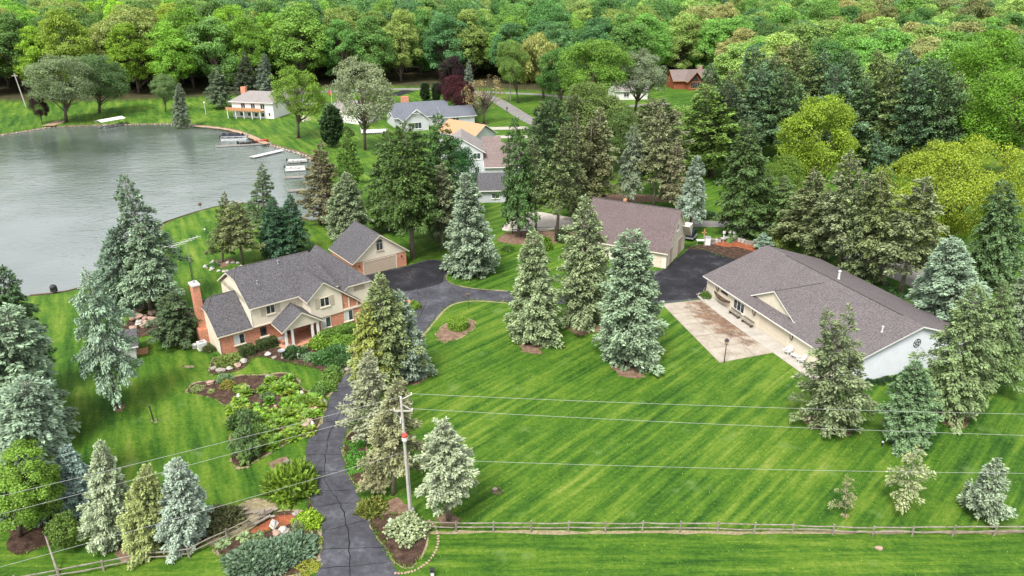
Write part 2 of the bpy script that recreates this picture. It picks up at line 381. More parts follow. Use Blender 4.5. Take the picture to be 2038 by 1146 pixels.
def water_mat():
    m, nt, b, _ = new_mat('lake_water'); co = coords(nt)
    nt.links.new(ramp(nt, noise(nt, co, .03, 3), [(.4, (.055, .075, .06)), (.65, (.11, .13, .118))]), b.inputs['Base Color'])
    b.inputs['Roughness'].default_value = .09; b.inputs['IOR'].default_value = 2.0; b.inputs['Specular IOR Level'].default_value = 1.0
    mp = _n(nt, 'Mapping'); mp.inputs['Scale'].default_value = (.55, 1.3, 1); mp.inputs['Rotation'].default_value = (0, 0, .35); nt.links.new(co, mp.inputs['Vector'])
    h = math_(nt, 'ADD', noise(nt, mp.outputs[0], 1.1, 3, .6), math_(nt, 'MULTIPLY', noise(nt, mp.outputs[0], .25, 2), 1.0))
    wind = ramp(nt, noise(nt, co, .022, 3, .5), [(.35, (.25, .25, .25)), (.6, (1, 1, 1))])
    bump(nt, b, math_(nt, 'MULTIPLY', h, wind), .5, .22); return m
wm = MB(); xs = [p[0] for p in LAKE]; ys = [p[1] for p in LAKE]
wm.poly([(min(xs)-5, min(ys)-2, WATER_Z), (max(xs)+3, min(ys)-2, WATER_Z), (max(xs)+3, max(ys)+3, WATER_Z), (min(xs)-5, max(ys)+3, WATER_Z)])
tag(wm.build('lake', water_mat()), kind='structure')

EDGES = []
def sheet(name, pts, mat, z=.008, kind='structure', parent=None, thick=0.0, sm_=0):
    pts = ccw(smooth_poly(pts, sm_) if sm_ else list(pts)); mb = MB()
    if any(k in name for k in ('bed', 'patch', 'bank', 'strip', 'driveway', 'litter')): EDGES.append(pts)
    if thick: mb.prism(pts, -.05, z)
    else: mb.poly([(x, y, z) for x, y in pts])
    o = mb.build(name, mat, parent)
    if parent is None: tag(o, kind=kind)
    return o
def ribbon(name, line, wd, mat, z, parent=None, jit=0.0):
    mb = MB(); L = [np.array(p, float) for p in line]; prev = None
    for i, p in enumerate(L):
        d = L[min(i+1, len(L)-1)]-L[max(i-1, 0)]; d = d/(np.linalg.norm(d)+1e-9); n = np.array((-d[1], d[0])); ww = wd*(1+R.uniform(-jit, jit))
        a, b = p+n*ww/2, p-n*ww/2
        if prev is not None: mb.poly([(*prev[1], z), (*b, z), (*a, z), (*prev[0], z)])
        prev = (a, b)
    o = mb.build(name, mat, parent)
    if parent is None: tag(o, kind='structure')
    return o
Gs = lambda L: [G(*p) for p in L]
drive_l = [(640, 1180), (634, 1110), (624, 1030), (613, 965), (606, 922), (611, 885), (632, 838), (655, 795), (672, 762), (690, 735), (735, 700), (780, 665), (800, 640), (800, 618), (782, 595), (752, 570), (722, 552)]
drive_r = [(724, 547), (809, 529), (850, 517), (885, 519), (905, 529), (890, 545), (888, 556), (905, 567), (945, 575), (1010, 580), (1090, 586), (1170, 586), (1240, 575), (1290, 556), (1300, 540),
           (1318, 536), (1362, 502), (1376, 492), (1400, 497), (1440, 512), (1500, 525), (1560, 545), (1480, 585), (1416, 593), (1318, 604), (1230, 611), (1120, 606), (1010, 601),
           (960, 597), (925, 598), (898, 605), (878, 620), (860, 642), (838, 668), (800, 695), (765, 722), (738, 748), (716, 782), (698, 825), (690, 860), (684, 900), (690, 932), (706, 968), (724, 1008), (748, 1056), (772, 1105), (800, 1180)]
driveway = sheet('driveway', Gs(drive_l)+Gs(drive_r), M['asphalt'], .012, sm_=3)
# darker, still damp court by the barn and by the house garage
sheet('barn_court', Gs([(1250, 570), (1300, 548), (1318, 538), (1362, 503), (1378, 494), (1410, 499), (1460, 514), (1520, 530), (1440, 575), (1400, 592), (1330, 598), (1270, 600)]), M['asphalt_dk'], .018, sm_=3)
sheet('garage_court', Gs([(728, 548), (808, 531), (850, 519), (884, 521), (900, 530), (884, 547), (880, 562), (850, 572), (800, 580), (765, 574)]), M['asphalt_dk'], .017, sm_=3)
sheet('bare_soil', Gs([(1362, 494), (1400, 486), (1450, 480), (1500, 486), (1522, 503), (1500, 520), (1450, 512), (1405, 498)]), M['mulch'], .022, sm_=3)
sheet('red_gravel', Gs([(1418, 484), (1450, 478), (1490, 482), (1508, 490), (1500, 500), (1470, 492), (1440, 491)]), M['mulch_red'], .030, sm_=3)
# cracks and joints of the old drive
def crack(line, wd=.05, wob=.12, n=6, z=.022):
    L = smooth_poly(Gs(line), n, False); L = [(x+R.uniform(-wob, wob), y+R.uniform(-wob, wob)) for x, y in L]
    ribbon('crack', L, wd, M['crack'], z, driveway, .5)
crack([(700, 1180), (698, 1120), (692, 1060), (685, 1020), (672, 995), (652, 968), (645, 940), (648, 905), (655, 870), (672, 830), (690, 790)], .075, .10, 5)
for a, b in [((637, 1130), (778, 1118)), ((634, 1094), (766, 1090)), ((634, 1058), (745, 1030)), ((625, 1010), (700, 1000)), ((616, 975), (712, 975)), ((608, 938), (690, 940)), ((606, 905), (686, 905)),
             ((615, 878), (688, 870)), ((634, 842), (695, 838)), ((650, 812), (705, 805)), ((668, 775), (720, 770)), ((690, 745), (740, 742)), ((845, 655), (870, 625)), ((800, 640), (860, 640)), ((790, 605), (880, 615)),
             ((812, 580), (905, 600)), ((850, 572), (905, 570)), ((900, 572), (930, 597)), ((960, 577), (985, 598)), ((780, 590), (850, 560)), ((830, 640), (850, 600)), ((830, 570), (840, 625))]:
    crack([a, ((a[0]+b[0])/2, (a[1]+b[1])/2+R.uniform(-3, 3)), b], .05, .06, 4)
# worn edges beside the drive
ribbon('drive_edge', smooth_poly(Gs([(786, 1150), (758, 1095), (734, 1045), (712, 1000), (694, 962), (680, 925), (676, 890), (686, 850)]), 4, False), .55, M['edge'], .006, None, .4)
ribbon('drive_edge', smooth_poly(Gs([(640, 1150), (628, 1090), (618, 1020), (606, 955), (602, 915)]), 4, False), .4, M['mulch'], .006, None, .5)
ribbon('drive_edge', smooth_poly(Gs([(838, 671), (862, 644), (880, 622), (899, 607), (926, 600), (960, 599), (1010, 603)]), 4, False), .3, M['edge'], .006, None, .4)
ribbon('drive_edge', smooth_poly(Gs([(905, 567), (888, 557), (890, 545), (905, 530)]), 4, False), .3, M['edge'], .006, None, .4)
ribbon('drive_edge', smooth_poly(Gs([(905, 567), (945, 574), (1010, 579)]), 4, False), .3, M['edge'], .006, None, .4)
# far drives, lanes and the road
sheet('far_drive', Gs([(1000, 458), (1012, 440), (1030, 428), (1065, 421), (1110, 428), (1160, 436), (1210, 442), (1200, 452), (1130, 455), (1060, 460)]), M['concrete'], .012, sm_=3)
ribbon('lane', smooth_poly(Gs([(500, 200), (600, 186), (700, 180), (800, 177), (880, 178), (940, 182), (985, 198), (1010, 212), (1045, 234), (1100, 262)]), 5, False), 5.0, M['road'], .014)
ribbon('lane', smooth_poly(Gs([(940, 182), (1100, 190), (1230, 210), (1330, 205)]), 5, False), 4.0, M['road'], .010)
ribbon('lane', smooth_poly(Gs([(925, 256), (1012, 255), (1050, 254)]), 3, False), 4.2, M['concrete2'], .012)
ribbon('lane', smooth_poly(Gs([(965, 273), (1012, 272), (1050, 272)]), 3, False), 3.6, M['concrete2'], .012)
ribbon('lane', smooth_poly(Gs([(575, 212), (610, 208), (650, 205)]), 3, False), 6, M['road'], .016)
ribbon('lane', smooth_poly(Gs([(780, 190), (815, 180)]), 3, False), 6, M['asphalt_dk'], .018)
sheet('back_road', Gs([(1370, 438), (1430, 440), (1560, 440), (1640, 462), (1720, 485), (1800, 520), (1900, 570), (2060, 640), (2060, 690), (1880, 605), (1790, 560), (1700, 525), (1620, 490), (1540, 462), (1430, 452), (1370, 450)]), M['road'], .012, sm_=3)
sheet('lane_verge', Gs([(990, 480), (1010, 464), (1060, 460), (1140, 460), (1160, 470), (1120, 482), (1050, 487)]), M['mulch_pale'], .011, sm_=3)
sheet('pine_litter', Gs([(1370, 430), (1400, 425), (1450, 430), (1440, 436), (1380, 437)]), M['mulch_pale'], .011, sm_=3)
sheet('pine_litter', Gs([(1130, 392), (1200, 385), (1300, 388), (1350, 396), (1300, 402), (1200, 400)]), M['mulch_pale'], .011, sm_=3)

# concrete pad: single slabs with open joints between them
RBO, RBA = (27.03, 96.28), math.radians(-71.05)
def frame(o, a, u, v): return (o[0]+u*math.cos(a)-v*math.sin(a), o[1]+u*math.sin(a)+v*math.cos(a))
M['joint'] = pm('joint_dirt', (.26, .21, .16), (.16, .12, .09), 2)
pad = MB().poly([(*p, .010) for p in ccw(Gs([(1317, 605), (1415, 594), (1538, 702), (1432, 722)]))]).build('concrete_pad', M['joint']); tag(pad, kind='structure')
A, B, C, D = [np.array(p) for p in Gs([(1317, 605), (1415, 594), (1538, 702), (1432, 722)])]
bl = lambda s, t: A*(1-s)*(1-t)+B*s*(1-t)+C*s*t+D*(1-s)*t
def pad_mat():
    m, nt, b, _ = new_mat('pad_concrete'); co = coords(nt, 'Object')
    n1 = noise(nt, co, .55, 5, .7); n2 = noise(nt, co, 9, 3)
    c = ramp(nt, math_(nt, 'ADD', math_(nt, 'MULTIPLY', n1, .6), math_(nt, 'MULTIPLY', n2, .4)), [(.35, (.19, .155, .12)), (.5, (.295, .255, .20)), (.66, (.385, .35, .295))])
    # mud tracked along the building side
    g = _n(nt, 'NewGeometry'); s = _n(nt, 'SeparateXYZ'); nt.links.new(g.outputs['Position'], s.inputs[0])
    dx = math_(nt, 'SUBTRACT', s.outputs[0], 27.0); dy = math_(nt, 'SUBTRACT', s.outputs[1], 86.8)
    lv = math_(nt, 'ADD', math_(nt, 'MULTIPLY', dx, .9458), math_(nt, 'MULTIPLY', dy, .3247)); lu = math_(nt, 'ADD', math_(nt, 'MULTIPLY', dx, .3247), math_(nt, 'MULTIPLY', dy, -.9458))
    d = math_(nt, 'ADD', math_(nt, 'POWER', math_(nt, 'DIVIDE', lv, 2.6), 2.0), math_(nt, 'POWER', math_(nt, 'DIVIDE', lu, 8.5), 2.0))
    k = math_(nt, 'ADD', math_(nt, 'SUBTRACT', 1.0, d), math_(nt, 'MULTIPLY', math_(nt, 'SUBTRACT', noise(nt, co, .7, 5, .75), .52), 4.2))
    c = mix(nt, c, ramp(nt, n1, [(.35, (.07, .035, .018)), (.65, (.20, .115, .065))]), ramp(nt, k, [(-.0, (0, 0, 0)), (.8, (.95, .95, .95))]))
    nt.links.new(c, b.inputs['Base Color']); b.inputs['Roughness'].default_value = .85; bump(nt, b, n2, .3, .02); return m
M['pad'] = pad_mat()
for i in range(3):
    for j in range(5):
        g = .0028; q = [bl(i/3+g*1.2, j/5+g), bl((i+1)/3-g*1.2, j/5+g), bl((i+1)/3-g*1.2, (j+1)/5-g), bl(i/3+g*1.2, (j+1)/5-g)]
        MB().prism(ccw([tuple(p) for p in q]), .012, .03+R.uniform(0, .006)).build('slab', M['pad'], pad)
walk = MB().prism(ccw([frame(RBO, RBA, u, v) for u, v in ((1.2, -1.3), (9, -1.85), (18.3, -1.75), (24.5, -1.7), (26.5, -1.2), (27.3, .5), (1.2, .5))]), .006, .014).build('walkway', M['joint']); tag(walk, kind='structure')
for k in range(8):
    u0, u1 = 1.25+k*3.2, 1.25+k*3.2+3.16
    MB().prism(ccw([frame(RBO, RBA, u, v) for u, v in ((u0, -1.3-.07*min(u0, 8)), (u1, -1.3-.07*min(u1, 8)), (u1, .48), (u0, .48))]), .016, .05+R.uniform(0, .006)).build('slab', M['concrete2'], walk)

# ------------------------------------------------------------------ buildings
def wl(o, right, nrm):
    """maps (a along the wall, b up, c out of the wall) to building coordinates"""
    o = np.array(o, float); r = np.array(right, float); n = np.array(nrm, float)
    return lambda a, b, c: tuple(o+r*a+n*c+np.array((0, 0, b)))
def wbox(mb, W, a0, a1, b0, b1, c0, c1, m=0):
    V = [W(a, b, c) for c in (c0, c1) for b in (b0, b1) for a in (a0, a1)]
    return mb.solid(V, [(0, 2, 3, 1), (4, 5, 7, 6), (0, 1, 5, 4), (2, 6, 7, 3), (0, 4, 6, 2), (1, 3, 7, 5)], m)
FRONT = ((1, 0, 0), (0, -1, 0)); LEFT = ((0, -1, 0), (-1, 0, 0)); RIGHT = ((0, 1, 0), (1, 0, 0))
def window(parent, W, a0, a1, b0, b1, mullions=1, rails=0, frame_m='trim_w', pane_m='glass', shutters=0.0, sill=True, t=.07):
    mb = MB()
    for x0, x1, y0, y1 in ((a0, a1, b1-t, b1), (a0, a1, b0, b0+t), (a0, a0+t, b0+t, b1-t), (a1-t, a1, b0+t, b1-t)): wbox(mb, W, x0, x1, y0, y1, -.02, .06)
    for k in range(mullions):
        x = a0+(a1-a0)*(k+1)/(mullions+1); wbox(mb, W, x-t*.5, x+t*.5, b0+t, b1-t, -.02, .055)
    for k in range(rails):
        y = b0+(b1-b0)*(k+1)/(rails+1); wbox(mb, W, a0+t, a1-t, y-.025, y+.025, -.02, .05)
    o = mb.build('window', M[frame_m], parent)
    n = mullions+1; wd = (a1-a0)/n
    for k in range(n):
        wbox(MB(), W, a0+wd*k+.03, a0+wd*(k+1)-.03, b0+.03, b1-.03, -.03, .02).build('pane', M[pane_m] if (k % 2 == 0 or pane_m == 'glass') else M['glass'], o)
    if sill: wbox(MB(), W, a0-.08, a1+.08, b0-.10, b0, -.02, .14).build('sill', M[frame_m], o)
    if shutters:
        for x in (a0-shutters-.03, a1+.03): wbox(MB(), W, x, x+shutters, b0-.05, b1+.05, -.01, .045).build('shutter', M['shutter'], parent)
    return o
def garage_door(parent, W, a0, a1, b1, mat, rows=4, cols=4):
    mb = MB(); t = .12
    for x0, x1, y0, y1 in ((a0-t, a0, 0, b1+t), (a1, a1+t, 0, b1+t), (a0, a1, b1, b1+t)): wbox(mb, W, x0, x1, y0, y1, -.02, .05)
    o = wbox(mb, W, a0, a1, 0, b1, -.06, -.03).build('garage_door', M['trim'], parent)
    for k in range(rows):
        y0, y1 = b1*k/rows+.01, b1*(k+1)/rows-.01; p = MB(); wbox(p, W, a0, a1, y0, y1, -.03, .005)
        for c in range(cols):
            x0 = a0+(a1-a0)*(c+.1)/cols; x1 = a0+(a1-a0)*(c+.9)/cols; wbox(p, W, x0, x1, y0+.1, y1-.1, .005, .018)
        p.build('panel', M[mat], o)
    return o
def door(parent, W, a0, a1, b1, mat='door_pale'):
    mb = MB(); t = .1
    for x0, x1, y0, y1 in ((a0-t, a0, 0, b1+t), (a1, a1+t, 0, b1+t), (a0, a1, b1, b1+t)): wbox(mb, W, x0, x1, y0, y1, -.02, .05)
    o = mb.build('door', M['trim'], parent)
    p = MB(); wbox(p, W, a0, a1, .02, b1, -.03, .01)
    for y0, y1 in ((.15, .85), (.98, b1-.15)):
        for x0, x1 in ((a0+.12, (a0+a1)/2-.05), ((a0+a1)/2+.05, a1-.12)): wbox(p, W, x0, x1, y0, y1, .01, .025)
    p.build('leaf', M[mat], o); wbox(MB(), W, a1-.14, a1-.08, .95, 1.05, .01, .08).build('handle', M['metal_dk'], o)
    return o
def gable_u(u0, u1, v0, v1, zE, zR, z0=0, vr=None, clip=None):     # body whose ridge runs along u
    vr = (v0+v1)/2 if vr is None else vr; mb = MB(); pr = [(v0, z0), (v1, z0), (v1, zE), (vr, zR), (v0, zE)]
    if clip: f = (clip-zE)/(zR-zE); pr = pr[:3]+[(v1+(vr-v1)*f, clip), (v0+(vr-v0)*f, clip)]+pr[4:]
    mb.poly([(u0, v, z) for v, z in pr[::-1]]); mb.poly([(u1, v, z) for v, z in pr])
    for (a, b), (c, d) in zip(pr, pr[1:]+pr[:1]): mb.poly([(u0, a, b), (u0, c, d), (u1, c, d), (u1, a, b)])
    return mb
def gable_v(u0, u1, v0, v1, zE, zR, z0=0, ur=None, clip=None):     # body whose ridge runs along v
    ur = (u0+u1)/2 if ur is None else ur; mb = MB(); pr = [(u0, z0), (u1, z0), (u1, zE), (ur, zR), (u0, zE)]
    if clip: f = (clip-zE)/(zR-zE); pr = pr[:3]+[(u1+(ur-u1)*f, clip), (u0+(ur-u0)*f, clip)]+pr[4:]
    mb.poly([(u, v0, z) for u, z in pr]); mb.poly([(u, v1, z) for u, z in pr[::-1]])
    for (a, b), (c, d) in zip(pr, pr[1:]+pr[:1]): mb.poly([(a, v1, b), (c, v1, d), (c, v0, d), (a, v0, b)])
    return mb
def roof_u(u0, u1, v0, v1, zE, zR, vr=None, t=.18, up=.06):   # two slopes, ridge along u
    vr = (v0+v1)/2 if vr is None else vr; mb = MB(); zE += up; zR += up
    mb.slab([(u0, v0, zE), (u1, v0, zE), (u1, vr, zR), (u0, vr, zR)], t); mb.slab([(u0, vr+.01, zR), (u1, vr+.01, zR), (u1, v1, zE), (u0, v1, zE)], t); return mb
def roof_v(u0, u1, v0, v1, zE, zR, ur=None, t=.18, up=.06):
    ur = (u0+u1)/2 if ur is None else ur; mb = MB(); zE += up; zR += up
    mb.slab([(u0, v1, zE), (u0, v0, zE), (ur, v0, zR), (ur, v1, zR)], t); mb.slab([(ur+.01, v1, zR), (ur+.01, v0, zR), (u1, v0, zE), (u1, v1, zE)], t); return mb
def cap(parent, p, q, r=.10, mat='ridge'): return MB().tube(p, q, r, n=6).build('ridge_cap', M[mat], parent)
def vent(parent, x, y, z0, z1, r=.07, mat='metal'):
    return MB().lathe([(r*1.5, z0), (r*1.5, z0+.06), (r, z0+.08), (r, z1-.1), (r*1.5, z1-.1), (r*1.4, z1)], 8, (x, y)).build('vent_pipe', M[mat], parent)
def wedge(mb, W, pts, c0, c1, m=0):                     # outline (a,b) on a wall given depth c0..c1
    n = len(pts); i = len(mb.v); mb.v += [W(a, b, c0) for a, b in pts]+[W(a, b, c1) for a, b in pts]
    mb.f.append(tuple(i+n+k for k in range(n))); mb.f.append(tuple(i+k for k in reversed(range(n)))); mb.m += [m, m]
    for k in range(n): mb.f.append((i+k, i+(k+1) % n, i+n+(k+1) % n, i+n+k)); mb.m.append(m)
    return mb

# ---- two storey brick and cream house by the drive
HOA = math.radians(38.57)
H = thing('brick_house', 'two-storey cream and red brick house with porch, grey roof and tall chimney', 'house', (-34.57, 77.38, 0), HOA)
RF = [M['roof'], M['trim']]
# left wing, one storey, clipped gable
gable_u(0, 3.95, 0, 8.6, 2.70, 5.75, 0, None, 4.5).build('wall', M['brick'], H)
mb = MB(); wedge(mb, wl((-.03, 4.3, 0), *LEFT), [(-4.3, .02), (4.3, .02), (4.3, 2.70), (1.7, 4.55), (-1.7, 4.55), (-4.3, 2.70)], 0, .03); mb.build('gable_cladding', M['cream'], H)
z0, zr_ = 2.62, 5.95; vr = 4.3; cz, k = 4.75, (5.95-2.62)/4.7
mb = MB(); cv = (zr_-cz)/k
mb.slab([(-.3, -.4, z0), (3.9, -.4, z0), (3.9, vr, zr_), (1.0, vr, zr_), (-.3, vr-cv, cz)]); mb.slab([(3.9, 9.0, z0), (-.3, 9.0, z0), (-.3, vr+cv, cz), (1.0, vr+.01, zr_), (3.9, vr+.01, zr_)])
mb.slab([(-.3, vr-cv, cz+.004), (1.0, vr, zr_+.004), (-.3, vr+cv, cz+.004)]); mb.build('roof', RF, H)
cap(H, (1.0, vr, zr_), (3.85, vr, zr_), .07); cap(H, (-.3, vr-cv, cz), (1.0, vr, zr_), .07)
Wf = wl((0, 0, 0), *FRONT)
window(H, Wf, 1.60, 2.92, .78, 2.15, 1, 0, 'trim', 'curtain'); 
o = window(H, Wf, 4.86, 5.62, 1.02, 2.20, 0, 0, 'wood_dk', 'glass', sill=False); wbox(MB(), Wf, 4.72, 5.86, .72, .98, 0, .32).build('window_box', M['trim'], H)
mb = MB()
for k in range(9):
    t = math.pi*k/8; mb.tube(Wf(5.24+.30*math.cos(t), 1.55+.45*math.sin(t), .08), Wf(5.24+.30*math.cos(t+.39), 1.55+.45*math.sin(t+.39), .08), .03)
mb.path([Wf(5.24, 1.15, .08), Wf(5.24, 1.95, .08)], .03); mb.build('iron_scroll', M['metal_dk'], o)
# main block
MB().box(3.95, 14.4, .0, 9.4, 0, 2.62).build('wall', M['brick'], H)
mb = gable_u(3.95, 14.6, -.5, 9.9, 5.2, 8.3, 2.62, None, 5.9); mb.build('upper_wall', M['cream'], H)
mb = MB(); wedge(mb, wl((3.95, 4.7, 0), *LEFT), [(-5.2, 5.2), (5.2, 5.2), (1.1, 7.55), (-1.1, 7.55)], -.2, 0); mb.build('upper_gable', M['cream'], H)
z0, zr_ = 5.34, 8.66; v0, v1, vr = -.95, 10.4, 4.75; k = (zr_-z0)/(vr-v0); cz = 7.75; cv = (zr_-cz)/k
mb = MB(); mb.slab([(3.65, v0, z0), (15.2, v0, z0), (13.9, vr, zr_), (4.5, vr, zr_), (3.65, vr-cv, cz)]); mb.slab([(15.2, v1, z0), (3.65, v1, z0), (3.65, vr+cv, cz), (4.5, vr+.01, zr_), (13.9, vr+.01, zr_)]); mb.slab([(15.2, v0, z0), (15.2, v1, z0), (13.9, vr, zr_)], .16)
mb.slab([(3.65, vr-cv, cz+.004), (4.5, vr, zr_+.004), (3.65, vr+cv, cz+.004)]); mb.build('roof', RF, H)
cap(H, (4.5, vr, zr_), (13.9, vr, zr_), .07); cap(H, (15.2, v0, z0), (13.9, vr, zr_), .05); cap(H, (3.65, vr-cv, cz), (4.5, vr, zr_), .06)
Wu = wl((0, -.5, 0), *FRONT); window(H, Wu, 5.74, 6.86, 3.86, 5.0, 1, 0, 'trim', 'glass', .62)
wbox(MB(), Wu, 3.93, 14.4, 2.60, 2.74, 0, .05).build('skirt_board', M['trim'], H)
for x, y in ((6.0, 2.0), (9.6, 4.0)): vent(H, x, y, z0+k*(y-v0)-.05, z0+k*(y-v0)+.45)
# front cross gable, its right slope carried down over a lower bay
X0, X1, Xp = 10.35, 14.45, 12.25; vf = -2.9
mb = MB(); mb.box(X0+.9, 17.1, vf+.12, 0, 0, 2.62); mb.build('wall', M['brick'], H)
mb = MB(); pr = [(X0, 2.58), (X1, 2.58), (X1, 5.3), (Xp, 7.1), (X0, 5.3)]
mb.poly([(u, vf, z) for u, z in pr])
for (a, b), (c, d) in zip(pr, pr[1:]+pr[:1]): mb.poly([(a, 0, b), (c, 0, d), (c, vf, d), (a, vf, b)])
mb.build('gable_wall', M['cream'], H)
mb = MB(); pr = [(X1, 2.62), (17.1, 2.62), (17.1, 3.15), (X1, 5.25)]; wedge(mb, wl((0, vf+.10, 0), *FRONT), pr, -3.0, 0); mb.build('upper_bay', M['brick'], H)
Wx = wl((0, vf, 0), *FRONT)
mb = MB(); wbox(mb, Wx, X1, 17.15, 2.62, 2.84, -.1, .03); 
for x, zt in ((14.52, 5.1), (15.5, 4.35), (16.6, 3.5)): wbox(mb, Wx, x-.07, x+.07, 2.84, zt, -.1, .02)
mb.build('timber_frame', M['trim'], H)
mb = MB(); sl_ = .86; e = .35
mb.slab([(X0-.5, 1.2, 7.32-sl_*(Xp-X0+.5)), (X0-.5, vf-e, 7.32-sl_*(Xp-X0+.5)), (Xp, vf-e, 7.32), (Xp, 3.2, 7.32)]); sr = .80
mb.slab([(Xp+.01, 3.2, 7.32), (Xp+.01, vf-e, 7.32), (17.5, vf-e, 7.32-sr*(17.5-Xp)), (17.5, 1.5, 7.32-sr*(17.5-Xp))]); mb.build('cross_gable_roof', RF, H)
cap(H, (Xp, vf-e, 7.33), (Xp, 2.4, 7.33), .06)
window(H, Wx, 11.66, 12.9, 3.96, 5.2, 1, 0, 'trim', 'glass', .58); Wl_ = wl((0, vf+.12, 0), *FRONT)
window(H, Wl_, 11.5, 12.88, 1.02, 2.45, 1, 0, 'trim', 'curtain'); window(H, Wl_, 14.7, 15.95, 1.05, 2.5, 1, 0, 'trim', 'curtain')
# right wing with a big clipped gable and a louvre
gable_v(14.4, 21.0, -1.4, 10.5, 3.2, 6.5, 0, 17.7, 5.05).build('wing_wall', M['cream'], H)
mb = MB(); ur, zt, zc = 17.7, 6.95, 5.25; e0, e1, ze = 13.9, 21.5, 3.15; kk = (zt-ze)/(ur-e0); c2 = (zt-zc)/kk
mb.slab([(e0, 11.0, ze), (e0, -1.8, ze), (ur-c2, -1.8, zc), (ur, 1.6, zt), (ur, 11.0, zt)]); mb.slab([(ur+.01, 11.0, zt), (ur+.01, 1.6, zt), (ur+c2, -1.8, zc), (e1, -1.8, ze), (e1, 11.0, ze)])
mb.slab([(ur-c2, -1.8, zc+.004), (ur+c2, -1.8, zc+.004), (ur, 1.6, zt+.004)]); mb.build('wing_roof', RF, H)
cap(H, (ur, 1.6, zt), (ur, 11.0, zt), .07); cap(H, (ur-c2, -1.8, zc), (ur, 1.6, zt), .06); cap(H, (ur+c2, -1.8, zc), (ur, 1.6, zt), .06)
mb = MB(); Wg = wl((0, -1.4, 0), *FRONT)
for k in range(8): wbox(mb, Wg, 17.1, 18.5, 4.25+k*.1, 4.31+k*.1, 0, .06)
wbox(mb, Wg, 17.04, 18.56, 4.2, 5.08, 0, .03); mb.build('louvre', M['door_tan'], H)
# rear link towards the garage
MB().box(15, 21.5, 10.5, 13.2, 0, 2.6).build('link_wall', M['brick'], H)
roof_v(14.7, 22.0, 10.9, 13.5, 2.6, 4.6).build('link_roof', RF, H)
# porch
MB().prism([(6.2, -3.75), (11.2, -3.75), (11.2, -.02), (6.2, -.02)], 0, .22).build('porch_floor', M['paver'], H)
for x in (6.72, 7.52, 10.1, 10.82):
    c_ = MB().box(x-.13, x+.13, -3.53, -3.27, .36, 2.42).build('column', M['trim_w'], H)
    MB().box(x-.18, x+.18, -3.58, -3.22, .22, .36).build('base', M['trim_w'], c_); MB().box(x-.17, x+.17, -3.57, -3.23, 2.42, 2.54).build('capital', M['trim_w'], c_)
mb = gable_v(6.5, 11.15, -3.6, -.5, 2.7, 4.35, 2.54, 8.82); mb.build('porch_gable', M['cream'], H)
roof_v(6.1, 11.55, -3.95, -.5, 2.55, 4.50, 8.82).build('porch_roof', RF, H); cap(H, (8.82, -3.95, 4.57), (8.82, -.5, 4.57), .06)
door(H, Wf, 7.9, 8.9, 2.1, 'wood_dk')
MB().prism([(5.9, -4.6), (8.6, -4.6), (8.6, -3.75), (5.9, -3.75)], 0, .12).build('step', M['paver'], H)
MB().path([(3.85, -.98, 5.2), (3.85, -.55, 4.7), (3.85, -.55, 2.8)], .05).build('downpipe', M['trim_w'], H); MB().path([(-.28, -.42, 2.5), (-.1, -.06, 2.1), (-.1, -.06, .1)], .05).build('downpipe', M['trim_w'], H)
# chimney on the left gable
ch = MB().box(-.82, -.02, 4.6, 5.85, 0, 7.55).build('chimney', M['brick'], H)
MB().box(-.92, .06, 4.5, 5.95, 7.55, 7.75).build('chimney_cap', M['white'], ch); MB().lathe([(.16, 7.75), (.16, 8.1), (.13, 8.1)], 8, (-.42, 5.2)).build('flue', M['metal'], ch)
MB().box(-1.0, -.02, 4.3, 6.1, 0, 1.9).build('chimney_shoulder', M['brick'], ch)
# antenna mast beside the chimney
mx, my = frame((-34.57, 77.38), HOA, -.15, 6.6)
AM = thing('antenna_mast', 'tall thin lattice mast with a white yagi antenna behind the brick chimney', 'antenna', (mx, my, 0), HOA)
mb = MB(); hT = 10.0; tri = [(.16*math.cos(t), .16*math.sin(t)) for t in (0, 2.09, 4.19)]
for x, y in tri: mb.tube((x, y, 0), (x*.6, y*.6, hT), .022, n=4)
for k in range(26):
    z0_, z1_ = hT*k/26, hT*(k+1)/26; f0, f1 = 1-.4*k/26, 1-.4*(k+1)/26
    for i in range(3):
        a_, b_ = tri[i], tri[(i+1) % 3]; mb.tube((a_[0]*f0, a_[1]*f0, z0_), (b_[0]*f1, b_[1]*f1, z1_), .010, n=3)
mb.build('lattice', M['metal_dk'], AM); MB().tube((0, 0, hT-.4), (0, 0, 12.6), .03, n=5).build('pole', M['metal'], AM)
bo = MB().tube((-1.9, -.6, 12.5), (1.7, .7, 12.7), .025, n=5).build('boom', M['white'], AM)
for k in range(9):
    t = k/8; c_ = np.array((-1.9, -.6, 12.5))*(1-t)+np.array((1.7, .7, 12.7))*t; L = .75-.45*t
    MB().tube((c_[0]+.34*L*2, c_[1]-.94*L, c_[2]), (c_[0]-.34*L*2, c_[1]+.94*L, c_[2]), .016, n=4).build('element', M['white'], bo)

